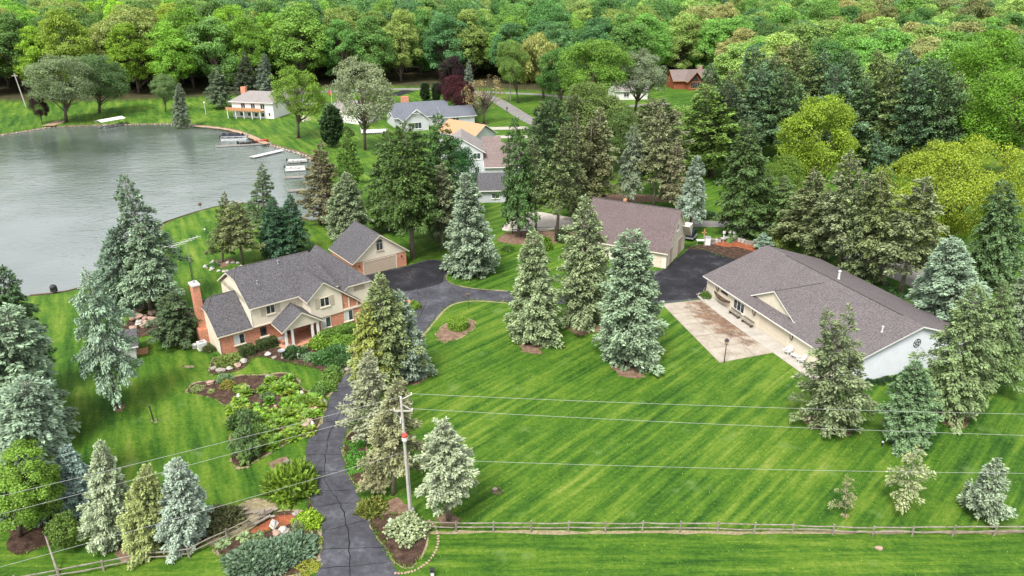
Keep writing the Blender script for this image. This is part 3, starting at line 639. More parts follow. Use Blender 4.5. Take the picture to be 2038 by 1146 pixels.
# ---- brick garage with a steep gable
GAA = math.radians(37.12)
Gg = thing('house_garage', 'brick two-car garage with cream gable and arched window behind the house', 'garage', (-23.51, 101.05, 0), GAA)
gable_v(.3, 9.1, .3, 8.0, 2.45, 5.75).build('wall', M['brick'], Gg)
mb = MB(); wedge(mb, wl((0, .30, 0), *FRONT), [(.2, 2.35), (9.2, 2.35), (9.2, 2.5), (4.7, 5.85), (.2, 2.5)], 0, .05); mb.build('gable_cladding', M['cream'], Gg)
roof_v(-.1, 9.5, -.15, 8.4, 2.38, 6.0).build('roof', RF, Gg); cap(Gg, (4.7, -.15, 6.07), (4.7, 8.4, 6.07), .06)
Wg = wl((0, .3, 0), *FRONT); garage_door(Gg, Wg, 1.85, 7.3, 2.12, 'door_tan', 5, 6)
Wg2 = wl((0, .25, 0), *FRONT); o = window(Gg, Wg2, 4.1, 5.2, 3.5, 4.75, 1, 0, 'shutter', 'glass')
mb = MB()
for k in range(8):
    t, t2 = math.pi*k/8, math.pi*(k+1)/8; mb.tube(Wg2(4.65+.52*math.cos(t), 4.78+.5*math.sin(t), .05), Wg2(4.65+.52*math.cos(t2), 4.78+.5*math.sin(t2), .05), .05)
mb.build('arch', M['shutter'], o); wedge(MB(), Wg2, [(4.65+.5*math.cos(math.pi*k/8), 4.76+.46*math.sin(math.pi*k/8)) for k in range(9)], 0, .03).build('arch_pane', M['glass'], o)
for x in (1.1, 8.2):
    l_ = MB(); c_ = Wg(x, 1.75, .14); l_.lathe([(.05, c_[2]-.16), (.10, c_[2]-.1), (.11, c_[2]+.08), (.02, c_[2]+.18)], 6, (c_[0], c_[1])); l_.build('wall_lantern', M['metal_dk'], Gg)

# ---- cream barn with steep roof
BAA = math.radians(-27.8)
Bn = thing('barn', 'cream barn with steep brown roof behind the three spruces', 'barn', (23.66, 105.26, 0), BAA)
gable_u(-14.2, 0, 0, 10.4, 2.85, 7.85).build('wall', M['cream2'], Bn)
roof_u(-14.5, .3, -.45, 10.85, 2.55, 8.0, 5.2).build('roof', [M['roof_barn'], M['trim']], Bn); cap(Bn, (-14.5, 5.2, 8.07), (.3, 5.2, 8.07), .07)
Wb = wl((0, 0, 0), *FRONT)
for a_, b_ in ((-9.0, -7.85), (-3.1, -2.1), (-12.8, -11.8)): window(Bn, Wb, a_, b_, 1.35, 2.05, 1, 0, 'trim_w', 'glass', t=.08)
door(Bn, Wb, -1.72, -.72, 2.15)
Wr = wl((0, 0, 0), *RIGHT); garage_door(Bn, Wr, 1.7, 3.3, 2.6, 'door_tan', 4, 2); garage_door(Bn, Wr, 6.0, 8.6, 2.75, 'door_tan', 4, 3)
window(Bn, Wr, 4.6, 5.7, 4.7, 5.9, 1, 0, 'trim_w', 'glass')
mb = MB(); wedge(mb, Wr, [(7.9, 4.6), (10.2, 2.4), (10.2, 4.6)], 0, 1.1); mb.build('hay_hood', M['trim'], Bn)
vb = MB().box(-9.6, -9.1, 6.2, 6.7, 6.4, 8.2).build('flue', M['wood_ora'], Bn)

# ---- long low workshop building, right
Lb = thing('workshop_building', 'long low cream building with wide grey-brown roof and white ribbed end wall', 'building', (*RBO, 0), RBA)
D1 = 10.14; L = 27.96
gable_u(.5, L-.45, .5, 19.8, 2.5, 5.6, 0, D1).build('wall', M['cream'], Lb)
mb = MB(); wedge(mb, wl((L-.45, 0, 0), *RIGHT), [(.48, .02), (19.82, .02), (19.82, 2.5), (D1, 5.66), (.48, 2.5)], 0, .05); mb.build('end_cladding', M['white_rib'], Lb)
mb = roof_u(0, L, 0, 2*D1, 2.50, 5.86, D1); mb.build('roof', [M['roof_long'], M['trim_w']], Lb)
cap(Lb, (4.5, D1, 5.93), (L-3.0, D1, 5.95), .09)
# dormer gable over the garage door
dv = 1.7; zd = 3.12; mb = MB(); mb.poly([(9.45, dv, zd+.02), (17.35, dv, zd+.02), (13.4, dv, 5.25)]); mb.poly([(17.35, dv+.02, zd+.02), (9.45, dv+.02, zd+.02), (13.4, dv+.02, 5.25)])
mb.build('dormer_face', M['trim'], Lb)
mb = MB(); mb.slab([(9.1, dv-.3, zd+.0), (13.4, dv-.3, 5.46), (13.4, 9.0, 5.55), (9.1, dv+.1, zd)], .16); mb.slab([(13.41, dv-.3, 5.46), (17.7, dv-.3, zd), (17.7, dv+.1, zd), (13.41, 9.0, 5.55)], .16)
mb.build('dormer_roof', [M['roof_long'], M['trim_w']], Lb); cap(Lb, (13.4, dv-.3, 5.47), (13.4, 8.9, 5.57), .06)
W5 = wl((0, .5, 0), *FRONT)
window(Lb, W5, 4.0, 5.5, 1.62, 1.92, 0, 0, 'wood_dk', 'glass', sill=False, t=.05); window(Lb, W5, 7.0, 9.4, .55, 1.95, 2, 0, 'trim_w', 'glass', .0)
garage_door(Lb, W5, 12.55, 18.1, 2.05, 'door_pale', 4, 8); window(Lb, W5, 24.6, 25.9, .9, 1.9, 1, 0, 'trim_w', 'glass')
for x in (3.3, 11.6, 18.9, 27.0):                        # curved wooden brackets under the eave
    mb = MB(); prev = None
    for k in range(6):
        t = k/5*math.pi/2; p = (x, .48-.85*math.sin(t)*.5, 1.45+.85*(1-math.cos(t)))
        if prev: mb.tube(prev, p, .06, n=5)
        prev = p
    mb.tube((x, .44, 1.4), (x, .44, 2.35), .06, n=4); mb.build('bracket', M['wood_dk'], Lb)
k5 = (5.86-2.5)/D1
vent(Lb, 12.3, 12.3, 5.2, 6.35, .14, 'white'); vent(Lb, 25.7, 6.7, 2.5+k5*6.7, 2.5+k5*6.7+.75, .09, 'white'); MB().tube((13.4, 1.6, 5.5), (13.4, 1.6, 5.95), .03).build('finial', M['metal_dk'], Lb)
Wend = wl((L-.4, 0, 0), *RIGHT)
st = thing('star_ornament', 'round black metal star hung high on the white end wall', 'wall ornament', (0, 0, 0), 0)
st.location = (*frame(RBO, RBA, L-.40, 10.13), 3.70); st.rotation_euler = (0, 0, RBA)
Ws = wl((0, 0, 0), *RIGHT); mb = MB()
for k in range(20): t, t2 = 2*math.pi*k/20, 2*math.pi*(k+1)/20; mb.tube(Ws(.5*math.cos(t), .5*math.sin(t), .05), Ws(.5*math.cos(t2), .5*math.sin(t2), .05), .03)
mb.build('ring', M['metal_dk'], st); mb = MB()
for k in range(5): t, t2 = math.pi/2+2*math.pi*k/5, math.pi/2+2*math.pi*(k+2)/5; mb.tube(Ws(.48*math.cos(t), .48*math.sin(t), .05), Ws(.48*math.cos(t2), .48*math.sin(t2), .05), .022)
mb.build('star', M['metal_dk'], st)
mb = MB(); wbox(mb, Wend, 9.3, 9.6, .62, .92, 0.01, .22); mb.build('vent_hood', M['metal_dk'], Lb); wbox(MB(), Wend, 9.65, 9.8, 2.6, 2.75, 0.01, .15).build('wall_lamp', M['metal'], Lb)

# ---- garden shed, left
sx, sy = G(*(280, 700)); Sh = thing('garden_shed', 'small white shed with dark shingled roof behind the leaning spruce', 'shed', (-48.0, 74.9, 0), math.radians(24))
gable_u(0, 4.0, 0, 3.4, 1.9, 3.0).build('wall', M['white_sid'], Sh); roof_u(-.35, 4.45, -.4, 3.8, 1.75, 3.15).build('roof', [M['roof'], M['trim_w']], Sh)
door(Sh, wl((4.0, 1.7, 0), *RIGHT), -.45, .45, 1.75, 'wood_dk'); window(Sh, wl((0, 0, 0), *FRONT), 1.2, 2.4, .8, 1.5, 1, 0, 'trim_w', 'glass')
MB().box(4.05, 5.2, .9, 2.5, 0, .12).build('ramp', M['wood_ora'], Sh)

# ---- white house across the lake
a_ = math.radians(-13); Wh = thing('lake_house', 'white lakeside house with cedar balcony and tan hip roof across the water', 'house', (-88.0, 234.6, 0), a_)
gable_u(0, 14.2, 0, 11.5, 5.0, 5.2).build('wall', M['white_sid'], Wh); gable_v(8.6, 14.2, 11.5, 20, 4.6, 4.8).build('wing_wall', M['white_sid'], Wh)
mb = MB(); mb.slab([(-.7, -.7, 4.95), (14.8, -.7, 4.95), (10.8, 5.8, 7.5), (3.2, 5.8, 7.5)]); mb.slab([(14.8, -.7, 4.95), (14.8, 12.2, 4.95), (10.8, 5.8, 7.5)]); mb.slab([(14.8, 12.2, 4.95), (-.7, 12.2, 4.95), (3.2, 5.8, 7.5), (10.8, 5.8, 7.5)]); mb.slab([(-.7, 12.2, 4.95), (-.7, -.7, 4.95), (3.2, 5.8, 7.5)])
mb.build('roof', [M['roof_tan'], M['trim_w']], Wh); roof_v(8.0, 14.9, 5.6, 20.5, 4.7, 7.6).build('wing_roof', [M['roof_tan'], M['trim_w']], Wh)
MB().box(.6, 2.2, 5, 6.2, 5, 8.6).build('chimney', M['brick'], Wh)
W0 = wl((0, 0, 0), *FRONT)
for a0 in (3.2, 6.6, 9.9): window(Wh, W0, a0, a0+1.5, 2.75, 4.5, 1, 0, 'trim_w', 'glass', sill=False)
for a0 in (2.5, 5.2, 7.6, 9.9): window(Wh, W0, a0, a0+1.1, .5, 1.7, 0, 0, 'trim_w', 'glass', sill=False)
window(Wh, W0, 12.4, 13.1, .7, 1.9, 0, 0, 'trim_w', 'glass'); window(Wh, wl((14.2, 0, 0), *RIGHT), 2.0, 2.8, 2.9, 4.1, 0, 0, 'trim_w', 'glass'); window(Wh, wl((14.2, 0, 0), *RIGHT), 9.0, 10.4, 2.6, 4.1, 1, 0, 'trim_w', 'glass')
bal = MB().box(-.9, 11.2, -2.2, 0, 2.35, 2.55).build('balcony', M['wood_ora'], Wh)
mb = MB(); mb.box(-.9, 11.2, -2.24, -2.16, 3.35, 3.45); mb.box(-.9, 11.2, -2.22, -2.18, 2.62, 3.3)
for k in range(14): mb.box(-.9+k*.92, -.82+k*.92, -2.28, -2.12, 2.5, 3.5)
mb.build('railing', M['wood_ora'], bal)
for k in range(5): MB().box(-.6+k*2.8, -.42+k*2.8, -2.1, -1.92, 0, 2.35).build('post', M['trim_w'], bal)

# ---- blue-grey roofed neighbour with a peach unfinished addition
a_ = math.radians(22); N1 = thing('neighbour_house', 'pale grey neighbour house with blue-grey shingle roof beside the purple tree', 'house', (-33.5, 214.5, 0), a_)
gable_u(0, 17, 2, 12, 3.0, 6.0).build('wall', M['grey_sid'], N1); roof_u(-.6, 17.4, 1.4, 12.6, 2.9, 6.4).build('roof', [M['roof_blue'], M['trim_w']], N1)
gable_v(1.5, 8.5, -4.0, 7, 3.0, 5.8).build('front_wall', M['grey_sid'], N1); roof_v(1.0, 9.0, -4.5, 7, 2.9, 6.3).build('front_roof', [M['roof_blue'], M['trim_w']], N1)
gable_u(14, 24, 0, 8, 2.6, 4.6).build('side_wall', M['grey_sid'], N1); roof_u(13.6, 24.6, -.5, 8.5, 2.5, 5.0).build('side_roof', [M['roof_blue'], M['trim_w']], N1)
MB().box(4.2, 6.4, 9.5, 10.6, 5, 7.7).build('chimney', M['brick'], N1)
mb = MB(); Wq = wl((0, -4.5, 0), *FRONT); mb.tube(Wq(3.6, 5.1, 0), Wq(5.0, 5.9, 0), .10); mb.tube(Wq(6.4, 5.1, 0), Wq(5.0, 5.9, 0), .10); mb.tube(Wq(3.7, 5.05, 0), Wq(6.3, 5.05, 0), .08); mb.build('gable_truss', M['white'], N1)
window(N1, wl((0, -4, 0), *FRONT), 3.4, 6.4, .6, 2.4, 2, 0, 'trim_w', 'glass'); window(N1, wl((0, 0, 0), *FRONT), 17, 19, 1, 2.2, 1, 0, 'trim_w', 'glass')
N4 = thing('timber_extension', 'low building with bare peach-coloured roof boards between the neighbour houses', 'building', (-19.5, 196.5, 0), math.radians(-40))
gable_u(0, 12.5, 0, 8.5, 3.0, 5.2).build('wall', M['grey_sid'], N4); roof_u(-.4, 13, -.5, 9, 2.9, 5.7).build('roof', [M['peach'], M['trim_w']], N4)
N5 = thing('white_outbuilding', 'white gabled outbuilding half hidden behind the silvery maple', 'building', (-45.5, 222, 0), math.radians(60))
gable_v(0, 10, 0, 12, 3.4, 5.6).build('wall', M['white_sid'], N5); roof_v(-.5, 10.5, -.5, 12.5, 3.3, 6.0).build('roof', [M['roof_tan'], M['trim_w']], N5)
tb = thing('garden_deck', 'white railed deck beside the blue-grey roofed house', 'deck', (-42.5, 207, 0), math.radians(10))
MB().box(0, 7.5, 0, 4.5, .4, .55).build('floor', M['white'], tb)
for (x0, x1, y0, y1) in ((0, 7.5, 0, .08), (0, .08, 0, 4.5)):
    mb = MB().box(x0, x1, y0, y1, 1.35, 1.45)
    n_ = 12 if x1 > 1 else 8
    for k in range(n_+1): xx, yy = x0+(x1-x0-.08)*k/n_, y0+(y1-y0-.08)*k/n_; mb.box(xx, xx+.08, yy, yy+.08, .0, 1.35)
    mb.build('railing', M['white'], tb)

# ---- grey house with mixed brown roofs
a_ = math.radians(4); N2 = thing('grey_gable_house', 'tall grey gabled house with mottled brown roof behind the dark firs', 'house', (-15.8, 161.5, 0), a_)
gable_v(0, 9.4, 0, 11, 5.4, 8.0).build('wall', M['grey_sid'], N2); roof_v(-.5, 9.9, -.4, 11.4, 5.2, 8.3).build('roof', [M['roof_tan'], M['trim_w']], N2)
Wn = wl((0, 0, 0), *FRONT); window(N2, Wn, 7.2, 8.8, 3.7, 5.1, 1, 0, 'trim_w', 'glass'); window(N2, Wn, 7.5, 8.5, .5, 2.0, 1, 0, 'trim_w', 'glass'); window(N2, Wn, 2.5, 4.3, 3.6, 5.0, 1, 0, 'trim_w', 'glass')
gable_u(9.4, 18.2, -1.5, 9, 2.3, 5.4).build('garage_wall', M['grey_sid'], N2); roof_u(9.5, 18.6, -2.0, 9.5, 2.2, 6.2, 5.0).build('garage_roof', [M['roof_stone'], M['trim_w']], N2)
gable_u(9.4, 13.5, 9.5, 15, 3.6, 5.4).build('rear_wall', M['grey_sid'], N2); roof_u(9.4, 14, 9, 15.5, 3.6, 6.2).build('rear_roof', [M['roof_stone'], M['trim_w']], N2)
N3 = thing('grey_roof_cottage', 'low cottage with dark grey roof behind the blue spruce by the far drive', 'cottage', (-10.5, 140.5, 0), math.radians(3))
gable_u(0, 9.5, 0, 8, 2.6, 4.6).build('wall', M['grey_sid'], N3); roof_u(-.5, 10, -.6, 8.6, 2.5, 5.0).build('roof', [M['roof'], M['trim_w']], N3); window(N3, wl((0, 0, 0), *FRONT), 6.5, 8.0, .8, 1.9, 1, 0, 'trim_w', 'glass')

# ---- red log cabin in the wood, far roof
Cb = thing('log_cabin', 'red log cabin with brown roof deep among the trees', 'cabin', (63.5, 293, 0), math.radians(8))
gable_u(0, 16, 2, 11, 3.2, 6.2).build('wall', M['log_red'], Cb); roof_u(-.7, 16.7, 1.2, 11.8, 3.1, 6.8).build('roof', [M['roof_stone'], M['wood_ora']], Cb)
gable_v(4.5, 10, -1.5, 6, 3.3, 6.0).build('gable_wall', M['log_red'], Cb); roof_v(3.8, 10.7, -2.6, 6.5, 3.1, 6.9).build('gable_roof', [M['roof_stone'], M['wood_ora']], Cb)
wc = wl((0, -1.5, 0), *FRONT); window(Cb, wc, 5.4, 9.1, .6, 3.0, 3, 0, 'wood_ora', 'glass'); wedge(MB(), wc, [(5.6, 3.4), (8.9, 3.4), (7.25, 5.4)], 0, .05).build('gable_glass', M['glass'], Cb)
MB().box(11, 12.6, 6, 7.2, 5.6, 8.2).build('chimney', M['rock_p'], Cb)
Fr = thing('far_white_house', 'distant low house with pale roof at the edge of the wood, far right', 'house', (432, 618, 0), math.radians(-6))
gable_u(0, 26, 0, 14, 4, 7).build('wall', M['white_sid'], Fr); roof_u(-1, 27, -1, 15, 3.8, 7.6).build('roof', [M['roof_tan'], M['trim_w']], Fr)
Gh = thing('pale_house', 'pale house glimpsed between the maples up the lane', 'house', (37, 268, 0), math.radians(10))
gable_u(0, 12, 0, 9, 3.2, 5.6).build('wall', M['white_sid'], Gh); roof_u(-.6, 12.6, -.6, 9.6, 3.1, 6.0).build('roof', [M['roof_tan'], M['trim_w']], Gh); window(Gh, wl((0, 0, 0), *FRONT), 3, 5, 1, 2.4, 1, 0, 'trim_w', 'glass')

# ------------------------------------------------------------------ trees: builders
def unit(v): return v/(np.linalg.norm(v, axis=-1, keepdims=True)+1e-9)
def blades(c, d, n, L, Wd):
    """kite-shaped leaf faces: base c, along d, face normal about n"""
    d = unit(d); s = unit(np.cross(n, d)); L = L[:, None]; Wd = Wd[:, None]
    up = unit(np.cross(d, s))*L*.10
    return np.stack([c, c+d*L*.55+s*Wd+up, c+d*L, c+d*L*.55-s*Wd+up], 1)
def quad_mesh(name, Q, rnd, mat):
    n = len(Q); me = bpy.data.meshes.new(name); fill_mesh(me, Q.reshape(-1, 3), np.arange(4*n).reshape(n, 4))
    a = me.attributes.new('rnd', 'FLOAT', 'POINT'); a.data.foreach_set('value', np.repeat(rnd, 4).astype(np.float32))
    me.materials.append(mat); return me
def wood_mesh(name, mb, mat):
    me = bpy.data.meshes.new(name); me.from_pydata(mb.v, [], mb.f); me.materials.append(mat)
    me.polygons.foreach_set('use_smooth', [True]*len(mb.f)); return me

def conifer(seed, h=12., r=2.9, bare=.07, whorl=.52, per=9, droop=.25, dens=1.0, tuft=.36, hang=.0, lift=.12, ragged=.18, shape=.85, flat=.35, twin=False, wid=.21, gap=0.0, bushy=.27):
    g = np.random.default_rng(seed); Q = []; Rn = []; mb = MB()
    mb.tube((0, 0, -.2), (0, 0, h*.55), .018*h, .010*h, 7); mb.tube((0, 0, h*.55), (0, 0, h*.97), .010*h, .003*h, 6)
    z = h*bare; ph = 0
    secs = g.uniform(0, 2*np.pi, 5)
    while z < h*.985:
        t = (z/h-bare)/(1-bare); prof = (1-t)**shape*(1-.36*math.exp(-t*8)) + .03
        nb = max(4, int(per*(.45+.55*prof*1.3)))
        ph += 2.4
        for k in range(nb):
            if g.random() < gap: continue
            az = ph+2*np.pi*k/nb+g.normal(0, .22)
            L = r*prof*(1+g.normal(0, ragged))*(1+.16*math.sin(2*az+secs[0]+t*5))
            if L < .12: L = .12
            dirh = np.array((math.cos(az), math.sin(az), 0.)); side = np.array((-dirh[1], dirh[0], 0.))
            b0 = np.array((0, 0, z+g.normal(0, whorl*.25)))
            if twin and z > h*.74: b0 = b0+np.array(((.075*h if (k % 2) else -.06*h)*min(1, (z/h-.74)*12), 0, 0)); L *= .75
            a = lift+.55*max(0, t-.55); dd = droop*(1-.7*t)
            curve = lambda s: b0+dirh*(L*s)[:, None]+np.array((0, 0, 1.))*(L*(a*s-dd*s*s*1.6+dd*.55*s**3))[:, None]
            if L > .5 and g.random() < .6:
                pp = curve(np.array([0, .55, 1.])); mb.tube(pp[0], pp[1], .012*L+.008, .006*L+.004, 3, cap=False)
            # shoots along the branch, in flat fans that thicken outward
            n = max(4, int(L*34*dens)); s = g.uniform(.10, 1.0, n)**.50; c = curve(s)
            tang = unit(curve(np.minimum(s+.05, 1.05))-curve(np.maximum(s-.05, 0)))
            lat = g.uniform(-1, 1, n)*(.55*L*(1.08-s)**.8*bushy*2.2+.05); c = c+side*lat[:, None]+dirh*(-np.abs(lat)*.25)[:, None]
            c[:, 2] += g.normal(0, .05+.03*L, n)-np.abs(lat)*.22-hang*g.random(n)*.5
            d = tang+side*(np.sign(lat)*g.uniform(.2, 1.0, n))[:, None]+g.normal(0, flat, (n, 3)); d[:, 2] += .10-hang*1.4*g.random(n)
            nn = np.array((0, 0, 1.))+dirh*.35+g.normal(0, .38, (n, 3))
            Ls = tuft*g.uniform(.65, 1.25, n)*(1 if t < .85 else .75); Q.append(blades(c, d, nn, Ls, Ls*wid*g.uniform(.7, 1.2, n)))
            Rn.append(np.clip(g.beta(2.2, 2.2, n)*.50+.22*g.random()+.28*s**3, 0, 1))   # paler new growth at branch ends; also paints lit tips against shaded insides
        z += whorl*(.55+.65*(1-t))*g.uniform(.8, 1.2)
    # leader
    n = 16; c = np.zeros((n, 3)); c[:, 2] = h*g.uniform(.95, 1.0, n); d = g.normal(0, .5, (n, 3)); d[:, 2] += 1
    if twin: c[:, 0] += np.where(np.arange(n) % 2, .075*h, -.06*h)
    Q.append(blades(c, d, g.normal(0, 1, (n, 3)), np.full(n, tuft*.9), np.full(n, tuft*.2))); Rn.append(g.random(n))
    return np.concatenate(Q), np.concatenate(Rn), mb

def broadleaf(seed, h=18., r=5.6, bare=.05, clumps=120, per=100, leaf=.44, cr=.25, oval=1.0, top=.35, drape=0.0, sparse=0.0, limbs=26, multi=1):
    g = np.random.default_rng(seed); Q = []; Rn = []; mb = MB()
    zc = h*(bare+(1-bare)*.5); hz = h*(1-bare)*.5
    base = [(g.normal(0, .25*(multi-1)), g.normal(0, .25*(multi-1))) for _ in range(multi)]
    for b in base: mb.tube((*b, -.3), (b[0]*1.6, b[1]*1.6, h*.34), .020*h/math.sqrt(multi), .014*h/math.sqrt(multi), 7); mb.tube((b[0]*1.6, b[1]*1.6, h*.34), (g.normal(0, .3), g.normal(0, .3), h*.75), .014*h/math.sqrt(multi), .004*h, 6)
    # big lobes first, then clumps on them: an uneven outline
    nl = 9; lobes = []
    for k in range(nl):
        az = 2*np.pi*(k+g.random())/nl*1.0; zz = g.uniform(-.75, .75); rr = math.sqrt(max(.05, 1-zz*zz*.85))
        lobes.append((np.array((math.cos(az)*rr*.45, math.sin(az)*rr*.45, zz*.52)), g.uniform(.38, .56)))
    lobes.append((np.array((g.normal(0, .12), g.normal(0, .12), .55)), .46)); lobes.append((np.array((0, 0, 0.)), .55))
    cc = []
    while len(cc) < clumps:
        o, s = lobes[g.integers(len(lobes))]; v = unit(g.normal(0, 1, 3)); 
        if v[2] < -.45 and g.random() < .7: continue
        p = o+v*s*g.uniform(.72, 1.04)
        if any(np.linalg.norm((p-o2))/s2 < .68 for o2, s2 in lobes): continue
        cc.append(p)
    cc = np.array(cc); C = cc*np.array((r/.95, r/.95, hz*oval/.98))+np.array((0, 0, zc))
    C[:, 2] = np.clip(C[:, 2], h*bare*.75, h*.985)
    for k in range(len(C)):
        if g.random() < sparse: continue
        out = unit(C[k]-np.array((0, 0, zc-.2*hz))); R_ = r*cr*g.uniform(.65, 1.2); n = int(per*g.uniform(.7, 1.3))
        v = unit(g.normal(0, 1, (n, 3))+out*.55+np.array((0, 0, .45))); rad = R_*g.uniform(.55, 1.05, n)
        c = C[k]+v*rad[:, None]*np.array((1, 1, .72)); 
        if drape: c[:, 2] -= drape*np.abs(g.normal(0, 1, n))*R_
        nn = v*.9+out*.3+np.array((0, 0, .55))+g.normal(0, .45, (n, 3)); d = g.normal(0, 1, (n, 3)); d[:, 2] -= .25+drape*3
        Ls = leaf*g.uniform(.6, 1.25, n); Q.append(blades(c, d, nn, Ls, Ls*(.42 if not drape else .16))); Rn.append(np.clip(.45*g.random()+.55*g.beta(2, 2, n), 0, 1))
    for k in g.permutation(len(C))[:limbs]:
        p0 = np.array((g.normal(0, .15), g.normal(0, .15), h*g.uniform(bare*.8, .5))); p1 = (p0+C[k])/2+np.array((0, 0, -.04*h)); p1[:2] *= .8
        mb.tube(p0, p1, .0085*h, .005*h, 5, cap=False); mb.tube(p1, C[k], .005*h, .0018*h, 4, cap=False)
    return np.concatenate(Q), np.concatenate(Rn), mb

PROTO = {}
def proto(key, gen, kind, h, r, **kw):
    Q, Rn, mb = gen(h=h, r=r, **kw)
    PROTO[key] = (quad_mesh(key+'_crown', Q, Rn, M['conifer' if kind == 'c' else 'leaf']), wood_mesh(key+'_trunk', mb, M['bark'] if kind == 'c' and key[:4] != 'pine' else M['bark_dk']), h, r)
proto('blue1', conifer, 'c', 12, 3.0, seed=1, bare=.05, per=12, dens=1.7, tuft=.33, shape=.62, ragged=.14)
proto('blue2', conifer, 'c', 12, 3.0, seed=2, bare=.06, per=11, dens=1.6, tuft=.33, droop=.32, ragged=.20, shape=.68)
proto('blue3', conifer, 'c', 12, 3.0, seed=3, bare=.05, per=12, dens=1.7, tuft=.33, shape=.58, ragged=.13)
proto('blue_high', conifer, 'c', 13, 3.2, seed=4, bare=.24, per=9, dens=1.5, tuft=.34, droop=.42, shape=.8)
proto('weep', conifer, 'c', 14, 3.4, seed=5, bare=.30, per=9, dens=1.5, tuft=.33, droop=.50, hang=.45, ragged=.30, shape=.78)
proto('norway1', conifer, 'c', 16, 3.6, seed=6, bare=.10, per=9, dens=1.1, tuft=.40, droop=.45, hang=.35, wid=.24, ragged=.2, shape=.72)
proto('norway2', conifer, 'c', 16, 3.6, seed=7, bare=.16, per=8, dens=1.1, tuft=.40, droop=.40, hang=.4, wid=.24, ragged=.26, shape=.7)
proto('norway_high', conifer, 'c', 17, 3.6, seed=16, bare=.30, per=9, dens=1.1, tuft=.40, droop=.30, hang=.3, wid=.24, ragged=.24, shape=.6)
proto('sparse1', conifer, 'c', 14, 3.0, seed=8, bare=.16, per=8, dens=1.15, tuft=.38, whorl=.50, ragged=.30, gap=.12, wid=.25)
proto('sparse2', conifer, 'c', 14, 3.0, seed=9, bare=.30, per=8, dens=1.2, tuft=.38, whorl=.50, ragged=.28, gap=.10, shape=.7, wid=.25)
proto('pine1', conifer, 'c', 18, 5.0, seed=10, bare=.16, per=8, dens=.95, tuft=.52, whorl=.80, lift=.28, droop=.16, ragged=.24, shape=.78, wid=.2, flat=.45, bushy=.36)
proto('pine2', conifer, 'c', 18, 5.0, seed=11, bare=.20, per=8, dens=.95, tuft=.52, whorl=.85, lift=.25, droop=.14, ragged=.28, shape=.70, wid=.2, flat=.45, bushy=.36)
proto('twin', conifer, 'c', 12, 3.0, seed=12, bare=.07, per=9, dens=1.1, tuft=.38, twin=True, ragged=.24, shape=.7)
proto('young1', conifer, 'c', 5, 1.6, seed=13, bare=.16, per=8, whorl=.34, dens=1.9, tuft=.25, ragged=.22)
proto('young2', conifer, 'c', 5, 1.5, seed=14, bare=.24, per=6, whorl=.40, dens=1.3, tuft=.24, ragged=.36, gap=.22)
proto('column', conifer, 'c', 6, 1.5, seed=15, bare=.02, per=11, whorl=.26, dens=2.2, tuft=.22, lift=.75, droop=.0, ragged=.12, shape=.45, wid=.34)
BL = dict(clumps=170, per=150)
proto('oak1', broadleaf, 'd', 20, 6.4, seed=21, leaf=.35, **BL); proto('oak2', broadleaf, 'd', 20, 6.4, seed=22, leaf=.35, **BL)
proto('oak3', broadleaf, 'd', 20, 6.4, seed=23, leaf=.35, **BL); proto('oak4', broadleaf, 'd', 20, 6.2, seed=24, leaf=.35, oval=1.05, clumps=180, per=140)
proto('oak5', broadleaf, 'd', 20, 6.2, seed=25, leaf=.36, clumps=130, per=190, cr=.28); proto('oak6', broadleaf, 'd', 20, 6.2, seed=26, leaf=.33, clumps=220, per=120, cr=.20)
proto('maple1', broadleaf, 'd', 14, 5.2, seed=31, leaf=.21, clumps=210, per=150, bare=.20, cr=.25, limbs=34); proto('maple2', broadleaf, 'd', 14, 5.2, seed=32, leaf=.22, clumps=200, per=150, bare=.12, cr=.26)
proto('open1', broadleaf, 'd', 14, 5.2, seed=43, leaf=.25, clumps=150, per=110, bare=.22, cr=.22, sparse=.12, limbs=50)
proto('bare1', broadleaf, 'd', 11, 4.4, seed=34, leaf=.26, clumps=70, per=26, bare=.2, cr=.25, sparse=.25, limbs=60)
proto('spread', broadleaf, 'd', 11, 7.5, seed=35, leaf=.17, clumps=300, per=150, bare=.16, cr=.17, limbs=50)
proto('willow', broadleaf, 'd', 15, 5.5, seed=36, leaf=.62, clumps=90, per=120, bare=.14, drape=.75, cr=.24)
proto('bush', broadleaf, 'd', 3, 1.7, seed=37, leaf=.20, clumps=60, per=60, bare=.02, cr=.30, limbs=14)

